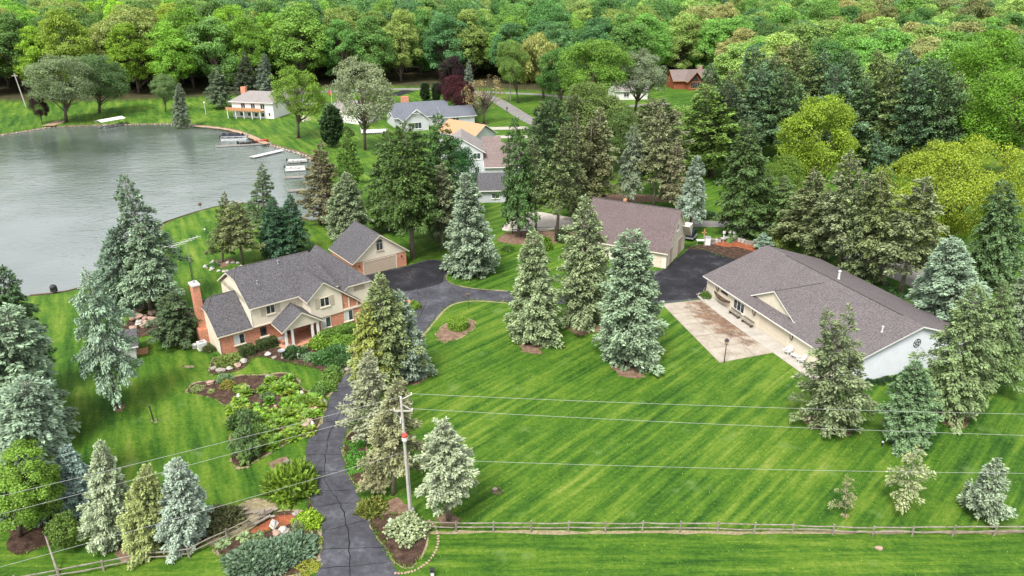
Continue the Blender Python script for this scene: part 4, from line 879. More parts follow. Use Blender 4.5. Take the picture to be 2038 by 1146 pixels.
def sap(name, key, label, X, Y, h, r, color, lean=(0, 0), group=None, cat='tree', rz=None, low=False):
    """a tree: Empty at the foot > trunk, crown"""
    cm, tm, ph, pr = PROTO[key]
    e = bpy.data.objects.new(name, None); COL.objects.link(e); e.empty_display_size = .5; e.location = (X, Y, 0)
    e.rotation_euler = (lean[1], lean[0], R.uniform(0, 6.28) if rz is None else rz)
    if lean != (0, 0): e.rotation_mode = 'ZXY' if False else 'XYZ'
    e.scale = (r/pr, r/pr, h/ph); tag(e, label, cat, group)
    for nm, me in (('crown', cm), ('trunk', tm)):
        o = bpy.data.objects.new(nm, me); COL.objects.link(o); o.parent = e; o.color = (*color, 1)
    return e
def tree(name, key, base, top, wpx, color, label, group=None, cat='tree', rz=None):
    X, Y = G(*base); h = max(.6, height_over(base, top)); d = P(X, Y, h*.4)[2]; r = wpx/2*d/FPX
    rr = ray(*top); t = Y/rr[1]; dx = rr[0]*t-X; ln = max(-.22, min(.22, dx/h))
    k_ = 1.05 if PROTO[key][0].materials[0] is M['leaf'] else 1.04
    e = sap(name, key, label, X, Y, h, r, tuple(v*k_ for v in color), (0, 0), group, cat, rz)
    if abs(ln) > .03:
        e.rotation_mode = 'ZYX'      # lean applied in world after the turn about the trunk
        import mathutils
        e.rotation_mode = 'QUATERNION'; e.rotation_quaternion = mathutils.Quaternion((0, 1, 0), ln) @ mathutils.Quaternion((0, 0, 1), e.rotation_euler.z if rz is None else rz)
    return e
BLUE = (.165, .235, .155); PALE = (.25, .29, .19); GREEN = (.085, .135, .045); DARK = (.045, .085, .035); YEL = (.19, .22, .055); TAN = (.160, .180, .095); BRN = (.125, .12, .065); OLIVE = (.14, .16, .075)
SP = 'spruce_tree'
# --- left edge and lawn
tree('fir_tree', 'norway1', (20, 800), (22, 505), 150, DARK, 'dark green fir top at the left edge beside the lake')
tree(SP, 'blue1', (30, 880), (40, 585), 215, BLUE, 'large blue spruce at the left edge, upper of two')
tree(SP, 'blue3', (62, 1010), (58, 722), 185, (.185, .255, .185), 'large pale blue spruce at the left edge, lower of two')
tree('maple_tree', 'oak6', (40, 1068), (42, 868), 150, (.15, .255, .04), 'yellow-green leafy tree in the lower left corner')
tree(SP, 'weep', (237, 812), (162, 535), 122, (.17, .245, .175), 'leaning drooping blue spruce with a bare trunk on the left lawn', rz=.4)
tree(SP, 'blue_high', (330, 612), (243, 348), 118, (.15, .21, .15), 'tall green-grey spruce by the shore, behind another spruce', rz=1.)
tree(SP, 'blue_high', (300, 622), (278, 440), 118, BLUE, 'blue spruce with a bare lower trunk above the rock garden')
tree(SP, 'blue2', (225, 622), (232, 440), 90, (.13, .19, .14), 'shaded spruce at the water edge left of the rock garden')
tree(SP, 'norway2', (350, 682), (343, 578), 92, (.055, .085, .04), 'small dark spruce beside the brick chimney')
tree(SP, 'sparse1', (443, 522), (447, 375), 50, (.10, .13, .05), 'narrow green spruce, left of the pair on the lakeside lawn')
tree(SP, 'sparse2', (484, 526), (462, 400), 78, OLIVE, 'olive spruce, right of the pair on the lakeside lawn')
tree('larch_tree', 'sparse1', (527, 470), (520, 322), 66, (.10, .15, .08), 'thin open spruce at the lake edge before the water')
tree(SP, 'blue1', (545, 512), (542, 395), 62, (.055, .115, .065), 'dark green spruce, left one of the dense clump behind the house')
tree(SP, 'blue2', (580, 505), (577, 385), 66, (.05, .105, .06), 'dark green spruce, right one of the dense clump behind the house')
tree(SP, 'sparse1', (637, 447), (640, 278), 92, BRN, 'brown-tinged spruce beside the docks')
tree(SP, 'blue3', (690, 478), (690, 342), 82, (.17, .22, .13), 'pale green spruce above the brick garage roof')
tree('pine_tree', 'pine1', (690, 415), (690, 262), 70, (.09, .17, .03), 'bright green thin pine on the bank behind the docks')
tree('cedar_tree', 'column', (660, 292), (660, 212), 46, DARK, 'dark bushy cedar by the lakeside lawn')
# --- tall firs in the middle
tree('fir_tree', 'norway_high', (822, 515), (806, 242), 125, (.055, .095, .025), 'tall dark fir with a pale bare trunk behind the garage', rz=0)
tree('fir_tree', 'norway2', (870, 480), (872, 225), 115, (.05, .10, .03), 'tall dark fir in front of the grey gabled house')
tree('fir_tree', 'norway1', (775, 460), (770, 255), 95, (.06, .105, .03), 'dark fir left of the tall firs behind the garage')
tree('maple_tree', 'maple2', (905, 440), (905, 275), 85, (.03, .10, .03), 'deep green leafy tree hiding the grey gabled house')
tree(SP, 'sparse2', (880, 500), (880, 325), 76, (.15, .18, .10), 'grey-green spruce beside the tall dark firs')
tree(SP, 'blue1', (940, 545), (926, 345), 106, (.19, .25, .18), 'full blue-green spruce on the lawn island beside the court')
# --- three front spruces
tree(SP, 'blue1', (1060, 676), (1068, 460), 112, (.20, .255, .14), 'dense green spruce, left of the three on the main lawn')
tree(SP, 'blue2', (1163, 640), (1165, 390), 124, (.17, .215, .115), 'tall green spruce, rear middle of the three on the main lawn')
tree(SP, 'blue3', (1252, 715), (1258, 455), 152, (.175, .24, .16), 'broad blue spruce, right of the three on the main lawn')
# --- row behind the barn
row = [('norway2', (1033, 470), (1025, 232), 76, (.05, .10, .03), 'dark fir, first of the row left of the barn'), ('sparse2', (1067, 462), (1062, 270), 62, (.13, .17, .08), 'slim pale spruce, second of the row left of the barn'),
       ('sparse2', (1108, 470), (1125, 245), 86, (.10, .13, .055), 'olive spruce with bare lower trunk left of the barn roof'), ('sparse1', (1142, 440), (1150, 222), 80, (.115, .13, .062), 'brownish spruce directly behind the barn ridge end'),
       ('sparse2', (1186, 418), (1190, 215), 84, TAN, 'tan spruce rising behind the left end of the barn'), ('blue_high', (1252, 410), (1262, 248), 66, (.17, .21, .15), 'blue-grey spruce behind the middle of the barn roof'),
       ('sparse2', (1300, 412), (1315, 212), 78, TAN, 'tall tan spruce behind the barn roof'), ('sparse1', (1342, 420), (1348, 275), 60, (.18, .18, .11), 'greyish spruce behind the right end of the barn'),
       ('blue_high', (1372, 462), (1390, 308), 70, (.20, .26, .21), 'leaning blue spruce right of the barn gable'), ('pine1', (1415, 352), (1402, 165), 160, (.10, .165, .035), 'broad bright green pine behind the barn'),
       ('norway1', (1482, 470), (1490, 235), 122, (.055, .095, .03), 'very wide dark green fir above the retaining wall')]
for k, b, t, wd, c, l in row: tree('fir_tree' if k[0] == 'n' else 'pine_tree' if k[0] == 'p' else SP, k, b, t, wd, c, l)
# --- row behind the long building
for k, b, t, wd, c, l in [('sparse1', (1602, 505), (1622, 332), 112, (.125, .15, .07), 'brown-green spruce, first of the row behind the long building'), ('sparse2', (1672, 538), (1695, 298), 104, (.15, .18, .095), 'tall grey-green spruce, second of the row behind the long building'),
       ('sparse2', (1757, 566), (1748, 330), 96, (.13, .16, .065), 'olive spruce, third of the row behind the long building'), ('sparse2', (1790, 592), (1838, 352), 124, (.14, .17, .085), 'large tan-grey spruce with a pale trunk behind the long building'),
       ('norway2', (1562, 478), (1560, 345), 88, (.09, .14, .05), 'green fir between the wide dark fir and the brown-green spruce'), ('sparse1', (1640, 520), (1650, 370), 84, (.12, .15, .07), 'smaller spruce between the first and second of the row'), ('blue2', (1722, 556), (1722, 345), 92, (.13, .165, .08), 'green spruce between the second and third of the row'),
       ('blue1', (1890, 655), (1890, 462), 152, (.18, .25, .18), 'broad blue-green spruce behind the far corner of the long building'), ('norway1', (1985, 575), (1990, 342), 108, (.07, .12, .05), 'dark fir at the right edge behind the blue spruce'),
       ('blue_high', (2035, 700), (2022, 520), 110, (.15, .20, .12), 'spruce cut off by the right edge above the end wall'), ('norway2', (1975, 780), (2000, 545), 100, (.10, .15, .06), 'green fir between the end wall and the right edge')]:
    tree('fir_tree' if k[0] == 'n' else SP, k, b, t, wd, c, l)
tree(SP, 'young1', (1520, 495), (1520, 463), 40, (.20, .28, .22), 'little blue spruce at the corner of the long building roof')
# --- right lawn
tree(SP, 'norway1', (1893, 832), (1945, 558), 132, (.12, .17, .075), 'leaning green spruce at the corner of the white end wall')
tree(SP, 'blue1', (1806, 878), (1826, 714), 108, (.11, .18, .09), 'small green cone-shaped spruce in front of the white end wall')
tree(SP, 'twin', (1660, 852), (1668, 600), 136, (.13, .165, .085), 'two-topped spruce in front of the long building', rz=0)
tree(SP, 'young1', (1955, 1030), (1986, 912), 92, (.18, .23, .16), 'young blue-green spruce inside the rail fence, rightmost')
tree(SP, 'young2', (1793, 1012), (1822, 886), 92, (.21, .24, .125), 'young pale open spruce inside the rail fence, middle')
tree(SP, 'young2', (1682, 1026), (1688, 940), 40, (.19, .20, .10), 'tiny thin spruce inside the rail fence, leftmost')
# --- along the drive
tree(SP, 'blue2', (772, 762), (750, 545), 128, (.15, .19, .085), 'tall green spruce at the bend of the drive', rz=1.2)
tree(SP, 'blue1', (806, 752), (792, 580), 100, (.19, .245, .19), 'blue spruce on the lawn side of the drive bend')
tree(SP, 'norway1', (742, 775), (730, 598), 84, YEL, 'yellow-green spruce nearest the house at the drive bend')
tree(SP, 'sparse1', (731, 885), (735, 690), 104, (.21, .23, .15), 'grey-green spruce beside the drive with a visible trunk')
tree(SP, 'sparse2', (782, 985), (792, 750), 112, (.19, .20, .11), 'sparse tan spruce behind the utility pole')
tree(SP, 'sparse2', (893, 1035), (888, 835), 122, (.23, .27, .18), 'pale silver spruce right of the utility pole')
tree(SP, 'sparse1', (745, 985), (752, 890), 50, (.20, .20, .11), 'thin dull spruce between the drive and the utility pole')
# --- lower left
tree(SP, 'blue2', (232, 1078), (195, 872), 104, (.24, .29, .19), 'pale spruce, left of the three by the lower fence')
tree(SP, 'blue1', (287, 1094), (302, 905), 92, (.21, .25, .10), 'yellow-green spruce, middle of the three by the lower fence')
tree(SP, 'blue3', (366, 1082), (350, 905), 100, (.25, .315, .265), 'silver-blue spruce, right of the three by the lower fence')
tree(SP, 'blue1', (150, 1020), (130, 880), 90, (.20, .28, .26), 'shaded blue spruce behind the lower left tree')
tree('maple_tree', 'bush', (128, 1092), (122, 1022), 62, (.10, .16, .035), 'small green sapling by the lower left fence')
tree(SP, 'young1', (487, 908), (487, 812), 58, (.075, .13, .045), 'dark green dwarf spruce in the island bed')
tree(SP, 'young1', (487, 922), (486, 885), 30, (.11, .18, .05), 'tiny round dwarf spruce at the tip of the island bed')
# --- lakeside and lane trees
for n, k, b, t, wd, c, l in [
    ('fir_tree', 'norway2', (437, 216), (433, 132), 50, (.085, .12, .07), 'green spruce left of the white lake house'), (SP, 'blue1', (361, 252), (356, 165), 36, (.14, .18, .13), 'small grey spruce at the far waterline'),
    ('fir_tree', 'norway2', (489, 203), (487, 100), 46, (.045, .06, .035), 'dark fir behind the white lake house chimney'), (SP, 'blue2', (528, 205), (526, 105), 40, (.12, .16, .12), 'grey spruce behind the roof of the white lake house'),
    ('maple_tree', 'maple1', (132, 243), (118, 112), 128, (.15, .20, .11), 'grey-green round tree at the left end of the far shore'), ('maple_tree', 'maple2', (198, 225), (205, 105), 100, (.09, .155, .06), 'darker round tree beside the grey-green one on the far shore'),
    ('maple_tree', 'maple1', (330, 222), (325, 148), 48, (.12, .19, .075), 'small light green tree on the far shore lawn'), ('maple_tree', 'open1', (594, 274), (590, 130), 108, (.13, .22, .03), 'bright green tree with a bare trunk in front of the white lake house'),
    ('maple_tree', 'open1', (727, 298), (720, 113), 124, (.20, .235, .15), 'large silvery maple between the lake and the houses'), ('plum_tree', 'maple2', (910, 225), (898, 112), 66, (.022, .010, .014), 'dark purple tree, taller one, beside the blue-grey roof'),
    ('plum_tree', 'maple2', (912, 238), (908, 150), 62, (.055, .012, .018), 'red-purple tree in front of the taller purple one'), ('oak_tree', 'bare1', (963, 246), (960, 145), 84, (.26, .20, .11), 'nearly bare tan tree on the green by the lane'),
    ('maple_tree', 'maple1', (1032, 205), (1012, 80), 66, (.13, .21, .05), 'light green tree left of the willow'), ('willow_tree', 'willow', (1082, 200), (1075, 60), 100, (.25, .27, .09), 'pale yellow weeping willow behind the lane'),
    ('maple_tree', 'maple2', (1115, 215), (1112, 95), 84, (.06, .15, .035), 'deep green tree right of the willow'), ('maple_tree', 'maple1', (1180, 238), (1182, 82), 150, (.12, .22, .035), 'broad bright green maple by the lane'),
    ('maple_tree', 'open1', (1262, 228), (1290, 98), 98, (.16, .20, .13), 'silvery open tree leaning over the lane'), ('linden_tree', 'maple1', (1622, 425), (1638, 195), 152, (.175, .255, .025), 'yellow-green round tree above the long building'),
    ('locust_tree', 'spread', (1880, 520), (1895, 284), 262, (.205, .265, .028), 'wide yellow spreading tree at the right'), ('maple_tree', 'maple2', (1950, 300), (1958, 58), 150, (.10, .21, .02), 'tall bright green tree near the right edge'),
    ('maple_tree', 'maple1', (2000, 370), (1995, 135), 178, (.10, .205, .02), 'very large bright green tree cut by the right edge'), ('maple_tree', 'maple2', (1545, 440), (1555, 310), 90, (.11, .18, .03), 'green leafy tree below the yellow-green round tree'),
    ('plum_tree', 'maple2', (84, 246), (72, 185), 34, (.03, .015, .018), 'small dark purple tree on the far left shore'), ('cedar_tree', 'column', (846, 200), (846, 165), 24, (.04, .07, .03), 'clipped dark cedar column beside the lane, left'), ('cedar_tree', 'column', (868, 202), (868, 166), 22, (.04, .065, .03), 'clipped dark cedar column beside the lane, right'),
    (SP, 'blue2', (935, 230), (930, 120), 34, (.15, .19, .15), 'grey-blue spruce tip behind the purple trees'), ('pine_tree', 'pine2', (1105, 362), (1100, 195), 110, (.055, .095, .04), 'dark pine beside the fir row left of the barn'), ('maple_tree', 'maple2', (1178, 335), (1182, 165), 135, (.11, .16, .045), 'olive leafy tree behind the brownish spruces'), (SP, 'sparse1', (1170, 425), (1178, 232), 98, (.115, .12, .058), 'brown spruce wedged between the tan spruces behind the barn'),
    (SP, 'sparse2', (1322, 385), (1318, 195), 110, (.11, .13, .065), 'broad brown-green spruce behind the barn ridge'), ('pine_tree', 'pine1', (1285, 305), (1300, 195), 100, (.11, .125, .06), 'olive pine on the lawn before the cabin'), ('maple_tree', 'maple1', (1235, 345), (1228, 215), 85, (.10, .16, .05), 'green leafy tree left of the blue-grey spruce'), ('pine_tree', 'pine2', (1450, 345), (1450, 165), 120, (.055, .085, .045), 'dark pine behind the bright green pine'),
    ('pine_tree', 'pine2', (1085, 330), (1080, 205), 90, (.07, .10, .045), 'dark pine left of the lane bend'),
    ('pine_tree', 'pine2', (1150, 345), (1140, 190), 90, (.10, .125, .055), 'olive pine above the barn'), ('maple_tree', 'maple2', (1215, 300), (1215, 200), 95, (.085, .12, .05), 'olive shrubby tree right of the lane bend'),
    ('pine_tree', 'pine1', (1345, 330), (1340, 215), 80, (.13, .12, .075), 'brown-green pine beside the bright green pine'), ('fir_tree', 'norway2', (1750, 420), (1745, 255), 60, (.06, .11, .055), 'dark young fir right of the yellow-green round tree')]:
    tree(n, k, b, t, wd, c, l)
# --- belt of white pines, right
PINES = [(1420, 290, 125), (1465, 300, 140), (1515, 310, 128), (1560, 320, 135), (1610, 300, 105), (1670, 325, 125), (1720, 330, 150), (1775, 335, 118), (1825, 345, 125), (1870, 350, 115), (1905, 340, 135),
         (1540, 285, 105), (1640, 300, 95), (1690, 300, 100), (1750, 300, 92), (1800, 310, 95), (1850, 315, 110), (1500, 262, 90), (1585, 275, 80)]
pl = ['dark', 'olive-dark', 'blue-dark']; ORD = 'first second third fourth fifth sixth seventh eighth ninth tenth eleventh'.split(); PINES = sorted(PINES[:11])+sorted(PINES[11:])
for i, (x, y, ty) in enumerate(PINES):
    j = i % 3; tree('pine_tree', ('pine1', 'pine2')[i % 2], (x, y), (x+R.uniform(-6, 6), ty), R.uniform(92, 128), ((.080, .135, .058), (.120, .165, .062), (.085, .145, .078))[j],
                    pl[j]+' layered white pine, '+ORD[i if i < 11 else i-11]+' from the left in the '+('near' if i < 11 else 'far')+' row of the pine belt', 'white pines in the belt at the right')

# ------------------------------------------------------------------ the wood behind: nearest 300 single trees, the rest one mass
cand = []; Yr = 200.0; rowi = 0
while Yr < 640:
    sp = 13.3+(Yr-200)*.012; wd = Yr*.78+30; x = -wd+(rowi % 2)*sp/2
    while x < wd:
        X, Y = x+R.uniform(-.32, .32)*sp, Yr+R.uniform(-.32, .32)*sp; px, py, d = P(X, Y, 0)
        if -90 < px < 2130 and Y > treeline_Y(px)+3 and not (1330 < px < 1400 and Y < 312) and not (1990 < px and 560 < Y < 640):
            cand.append((Y, X, px))
        x += sp
    Yr += sp*.86; rowi += 1
cand.sort()
pal = {'left': [((.21, .28, .045), 'yellow-olive'), ((.205, .235, .075), 'tan-olive'), ((.13, .26, .035), 'fresh green'), ((.105, .19, .055), 'dull green'), ((.175, .29, .03), 'lime green')],
       'middle': [((.075, .165, .05), 'deep green'), ((.105, .21, .055), 'mid green'), ((.18, .245, .07), 'yellow-olive'), ((.075, .16, .065), 'blue-green'), ((.14, .255, .05), 'fresh green')],
       'right': [((.125, .25, .055), 'fresh green'), ((.08, .17, .05), 'deep green'), ((.19, .28, .08), 'pale lime'), ((.21, .215, .09), 'tan'), ((.09, .18, .075), 'blue-green')]}
zones = [(250, 'beyond the left end of the lake'), (420, 'beyond the middle of the lake'), (640, 'behind the white lake house'), (880, 'behind the silvery maple'), (1000, 'behind the purple trees'), (1250, 'behind the willow'), (1450, 'around the log cabin'), (1700, 'beyond the left half of the pine belt'), (9999, 'beyond the right half of the pine belt')]
far = []
for i, (Y, X, px) in enumerate(cand):
    z = 'left' if px < 560 else 'middle' if px < 1250 else 'right'; n_ = R.random(); s = .5+.5*math.sin(X*.05+Y*.03+{'left': 0, 'middle': 2, 'right': 4}[z]); ci = int((n_*.85+s*.15)*4.99)
    c, nm = pal[z][ci]; key = 'oak%d' % R.randint(1, 6); h = R.uniform(22, 31); r = R.uniform(7.6, 11.0)*(h/26)**.5
    if z == 'right' and Y < 330: h *= .85
    k_ = R.uniform(.85, 1.5); c = (c[0]*k_*R.uniform(.92, 1.06), c[1]*k_, c[2]*k_)
    if i < 295:
        wz = next(t for b_, t in zones if px < b_); rw = 'front edge' if Y < treeline_Y(px)+16 else 'second rank' if Y < treeline_Y(px)+34 else 'depth'
        sap('forest_tree', key, nm+' tree, '+rw+' of wood '+wz, X, Y, h, r, c, group=nm+' trees, '+rw+', '+wz)
    else: far.append((X, Y, h, r, key, c))
# distant remainder: points in one mesh, tree crowns set on them by geometry nodes
fm = bpy.data.meshes.new('distant_wood'); fm.from_pydata([(x, y, 0) for x, y, *_ in far], [], [])
for nm, dt, vals in (('sc', 'FLOAT_VECTOR', [v for f in far for v in (f[3]/6.3, f[3]/6.3, f[2]/20)]), ('rot', 'FLOAT', [R.uniform(0, 6.28) for f in far]), ('pick', 'INT', [R.randint(0, 7) for f in far])):
    a = fm.attributes.new(nm, dt, 'POINT'); a.data.foreach_set('vector' if dt == 'FLOAT_VECTOR' else 'value', vals)
fo = bpy.data.objects.new('distant_wood', fm); COL.objects.link(fo); tag(fo, 'far wood of mixed green crowns reaching to the top of the picture', 'woodland', None, 'stuff')
fc = bpy.data.collections.new('distant_crowns')
for i, c in enumerate([(.10, .205, .07), (.125, .25, .075), (.205, .29, .09), (.095, .185, .085), (.165, .285, .07), (.20, .235, .10), (.105, .20, .085), (.14, .26, .07)]):
    m2 = PROTO['oak%d' % (i % 6+1)][0].copy(); m2.materials.clear(); m2.materials.append(leaf_mat('far_leaf%d' % i, c)); fc.objects.link(bpy.data.objects.new('distant_crown', m2))
ng = bpy.data.node_groups.new('distant_wood', 'GeometryNodeTree'); ng.interface.new_socket('Geometry', in_out='INPUT', socket_type='NodeSocketGeometry'); ng.interface.new_socket('Geometry', in_out='OUTPUT', socket_type='NodeSocketGeometry')
gi, go = ng.nodes.new('NodeGroupInput'), ng.nodes.new('NodeGroupOutput'); ci = ng.nodes.new('GeometryNodeCollectionInfo'); ci.inputs[0].default_value = fc; ci.inputs['Separate Children'].default_value = True; ci.inputs['Reset Children'].default_value = True
ip = ng.nodes.new('GeometryNodeInstanceOnPoints'); ip.inputs['Pick Instance'].default_value = True
def att(nm, dt):
    a = ng.nodes.new('GeometryNodeInputNamedAttribute'); a.data_type = dt; a.inputs['Name'].default_value = nm; return a.outputs[0]
cx = ng.nodes.new('ShaderNodeCombineXYZ'); ng.links.new(att('rot', 'FLOAT'), cx.inputs[2]); er = ng.nodes.new('FunctionNodeEulerToRotation'); ng.links.new(cx.outputs[0], er.inputs[0])
ng.links.new(gi.outputs[0], ip.inputs['Points']); ng.links.new(ci.outputs[0], ip.inputs['Instance']); ng.links.new(att('pick', 'INT'), ip.inputs['Instance Index'])
ng.links.new(er.outputs[0], ip.inputs['Rotation']); ng.links.new(att('sc', 'FLOAT_VECTOR'), ip.inputs['Scale']); ng.links.new(ip.outputs[0], go.inputs[0])
fo.modifiers.new('trees', 'NODES').node_group = ng

# ------------------------------------------------------------------ beds, shrubs, rocks
C7 = lambda L: [(360+x/2.31, 650+y/2.31) for x, y in L]
def grow(pts, d):
    c = np.mean(np.array(pts), 0); return [tuple(np.array(p)+unit((np.array(p)-c)[None])[0]*d) for p in pts]
def bed(name, px, mat, z=.03, edge=.45, edge_m='edge', s=4):
    pts = ccw(smooth_poly(Gs(px), s))
    if edge: sheet(name+'_edge', [(x+R.uniform(-.16, .16), y+R.uniform(-.16, .16)) for x, y in grow(pts, edge*.85)], M[edge_m], .016)
    return sheet(name, pts, M[mat], z)
bed('island_bed', C7([(30, 300), (60, 265), (130, 250), (200, 245), (280, 225), (380, 225), (480, 215), (530, 240), (560, 290), (620, 310), (655, 335), (650, 400), (620, 470), (590, 500), (520, 520), (440, 560), (350, 610), (290, 645), (240, 630), (235, 590), (255, 555), (230, 520), (238, 470), (238, 430), (210, 370), (150, 330), (90, 315)]), 'mulch', .03, .32)
bed('front_bed', C7([(135, 215), (150, 150), (190, 140), (260, 115), (460, 95), (560, 85), (640, 50), (760, 60), (800, 150), (770, 200), (720, 250), (690, 300), (650, 330), (625, 305), (655, 240), (640, 200), (560, 180), (460, 160), (380, 140), (330, 150), (290, 190), (215, 215)]), 'mulch', .026, .3)
bed('lower_bed', C7([(310, 940), (420, 860), (520, 850), (600, 880), (628, 940), (632, 1040), (600, 1100), (520, 1140), (400, 1150), (300, 1115), (200, 1060), (170, 1020), (240, 970)]), 'mulch', .032, .35)
bed('red_mulch_patch', C7([(320, 945), (400, 890), (460, 868), (520, 870), (510, 905), (440, 925), (370, 950)]), 'mulch_red', .045, 0)
bed('dry_bank', C7([(120, 920), (230, 840), (330, 790), (420, 800), (440, 850), (330, 925), (230, 985), (130, 1010)]), 'edge', .012, 0)
bed('pole_bed', C7([(868, 900), (900, 872), (980, 862), (1060, 870), (1125, 910), (1130, 980), (1100, 1060), (1050, 1105), (995, 1090), (960, 1040), (905, 970)]), 'mulch', .03, .15)
bed('drive_strip', C7([(770, 500), (830, 470), (850, 560), (850, 690), (800, 720), (765, 640), (752, 560)]), 'mulch', .022, .3)
bed('hedge_bed', [(868, 668), (878, 652), (900, 640), (930, 634), (947, 645), (932, 661), (905, 676), (880, 681)], 'mulch_pale', .03, .2)
bed('walk_bed', [(640, 690), (655, 680), (690, 676), (704, 684), (690, 690), (665, 694)], 'paver', .040, 0)
bed('planter', [(795, 600), (812, 596), (822, 606), (818, 622), (800, 626)], 'paver', .06, 0)
for px, py, r, m in [(1056, 692, 2.2, 'mulch_pale'), (1163, 654, 2.4, 'mulch_pale'), (1250, 736, 2.6, 'mulch_pale'), (940, 541, 2.6, 'mulch'), (1622, 838, 1.5, 'mulch_pale'), (1660, 850, 2.0, 'mulch_pale'), (1895, 832, 2.2, 'mulch_pale'), (1806, 880, 1.5, 'mulch'), (800, 752, 3.0, 'mulch_pale'), (760, 770, 2.6, 'mulch'), (786, 1015, 1.8, 'mulch_pale'),
                    (893, 1035, 1.2, 'mulch_pale'), (237, 812, .9, 'mulch_pale'), (265, 1090, 1.6, 'mulch_pale'), (366, 1080, 1.8, 'mulch'), (443, 523, 2.4, 'mulch_pale'), (560, 925, 1.4, 'mulch_pale'), (306, 838, .45, 'edge'), (1682, 1026, .4, 'edge'), (1793, 1012, .5, 'edge'), (85, 1060, 3.0, 'mulch'), (594, 274, 1.5, 'mulch'), (963, 246, 2.2, 'mulch'), (1000, 600, .3, 'edge'), (310, 640, 5.0, 'mulch'), (350, 665, 2.6, 'mulch'), (570, 515, 4, 'mulch')]:
    X, Y = G(px, py); a0 = R.uniform(0, 6); r *= .85
    sheet('litter_patch', [(X+r*.9*(1+.2*math.sin(2*t+a0)+.12*math.sin(5*t)+R.uniform(-.1, .1))*math.cos(t), Y+r*.9*(1+.2*math.sin(3*t+a0)+R.uniform(-.1, .1))*math.sin(t)) for t in np.linspace(0, 6.28, 44)[:-1]], M[m], .018+R.uniform(0, .003))
fence_strip = ribbon('fence_strip', [G(x, 1059+R.uniform(-2, 2)) for x in range(840, 2090, 25)], .36, M['edge'], .010, None, .6)

def mound(seed, r, h, leaf, n, up=.5, wid=.4, box=None, spike=0.0):
    g = np.random.default_rng(seed)
    if box:
        a, b, c = box; v = []
        for k in range(n):
            f = g.choice(5, p=np.array([a*b, a*c, a*c, b*c, b*c])/(a*b+2*a*c+2*b*c)); s, t = g.uniform(-.5, .5, 2)
            v.append((s*a, t*b, c) if f == 0 else (s*a, b/2*(1 if f == 1 else -1), (t+.5)*c) if f < 3 else (a/2*(1 if f == 3 else -1), s*b, (t+.5)*c))
        c_ = np.array(v); nn = np.array([(0, 0, 1.) if p[2] >= c*.999 else unit(np.array((p[0]/a, p[1]/b, 0.))[None])[0] for p in v])
        c_ = c_+g.normal(0, .02, c_.shape)
    else:
        v = unit(g.normal(0, 1, (n, 3))); v[:, 2] = np.abs(v[:, 2]); lump = 1+.14*np.sin(v[:, 0]*6+seed)+.12*np.sin(v[:, 1]*7+2*seed)
        c_ = v*np.array((r, r, h))*(lump*g.uniform(.72, 1.02, n))[:, None]; nn = v
    d = g.normal(0, .7, (n, 3))+nn*(.3+spike); d[:, 2] += up
    L = leaf*g.uniform(.6, 1.25, n); return blades(c_, d, nn*.8+np.array((0, 0, .5))+g.normal(0, .4, (n, 3)), L, L*wid), np.clip(g.beta(2, 2, n), 0, 1)
def hosta_q(seed, r=.55, n=70):
    g = np.random.default_rng(seed); az = g.uniform(0, 6.28, n); el = g.uniform(.25, 1.2, n); d = np.stack([np.cos(az)*np.cos(el), np.sin(az)*np.cos(el), np.sin(el)], 1)
    c = d*(r*g.uniform(.25, .65, n))[:, None]; d2 = d.copy(); d2[:, 2] -= .55; L = r*g.uniform(.55, .85, n); return blades(c, d2, np.array((0, 0, 1.))+d*.6, L, L*.30), g.random(n)
SH = {}
def shp(k, Q): SH[k] = quad_mesh(k, Q[0], Q[1], M['leaf_gloss'])
shp('round1', mound(1, 1., .9, .17, 1500)); shp('round2', mound(2, 1., .8, .20, 1300)); shp('fern', mound(3, 1., .7, .34, 900, .4, .16, None, .8)); shp('juniper', mound(4, 1., .62, .30, 1500, .5, .18, None, .9))
shp('hosta1', hosta_q(1)); shp('hosta2', hosta_q(2)); shp('hosta3', hosta_q(3, .5, 90)); shp('flower', mound(5, 1., .9, .16, 1300, .4, .45))
shp('cover', mound(6, 1., .35, .16, 900, .5, .4)); shp('drum', mound(7, 1, 1, .11, 4200, .3, .42, (2., 2., 1.)))
def shrub(name, key, label, X, Y, r, h, color, group=None, z=.02, cat='shrub', rz=None):
    o = bpy.data.objects.new(name, SH[key]); COL.objects.link(o); o.location = (X, Y, z); o.scale = (r, r, h); o.rotation_euler = (0, 0, R.uniform(0, 6.28) if rz is None else rz); o.color = (*color, 1)
    return tag(o, label, cat, group)
HOS = (.145, .24, .028)
spots = [(215, 410, 340, 405, 22), (480, 645, 315, 395, 24), (330, 555, 400, 520, 42), (345, 450, 505, 565, 14), (375, 525, 240, 300, 18), (235, 310, 280, 335, 8), (520, 600, 400, 500, 12), (560, 640, 395, 420, 4)]
for x0, x1, y0, y1, n in spots:
    for k in range(n):
        px, py = C7([(R.uniform(x0, x1), R.uniform(y0, y1))])[0]; X, Y = G(px, py); s = R.uniform(.8, 1.45)
        shrub('hosta', 'hosta%d' % R.randint(1, 3), 'bright green hosta clump in the island bed', X, Y, s, s*.95, tuple(v*R.uniform(.8, 1.15) for v in HOS), 'hostas in the island bed', cat='hosta')
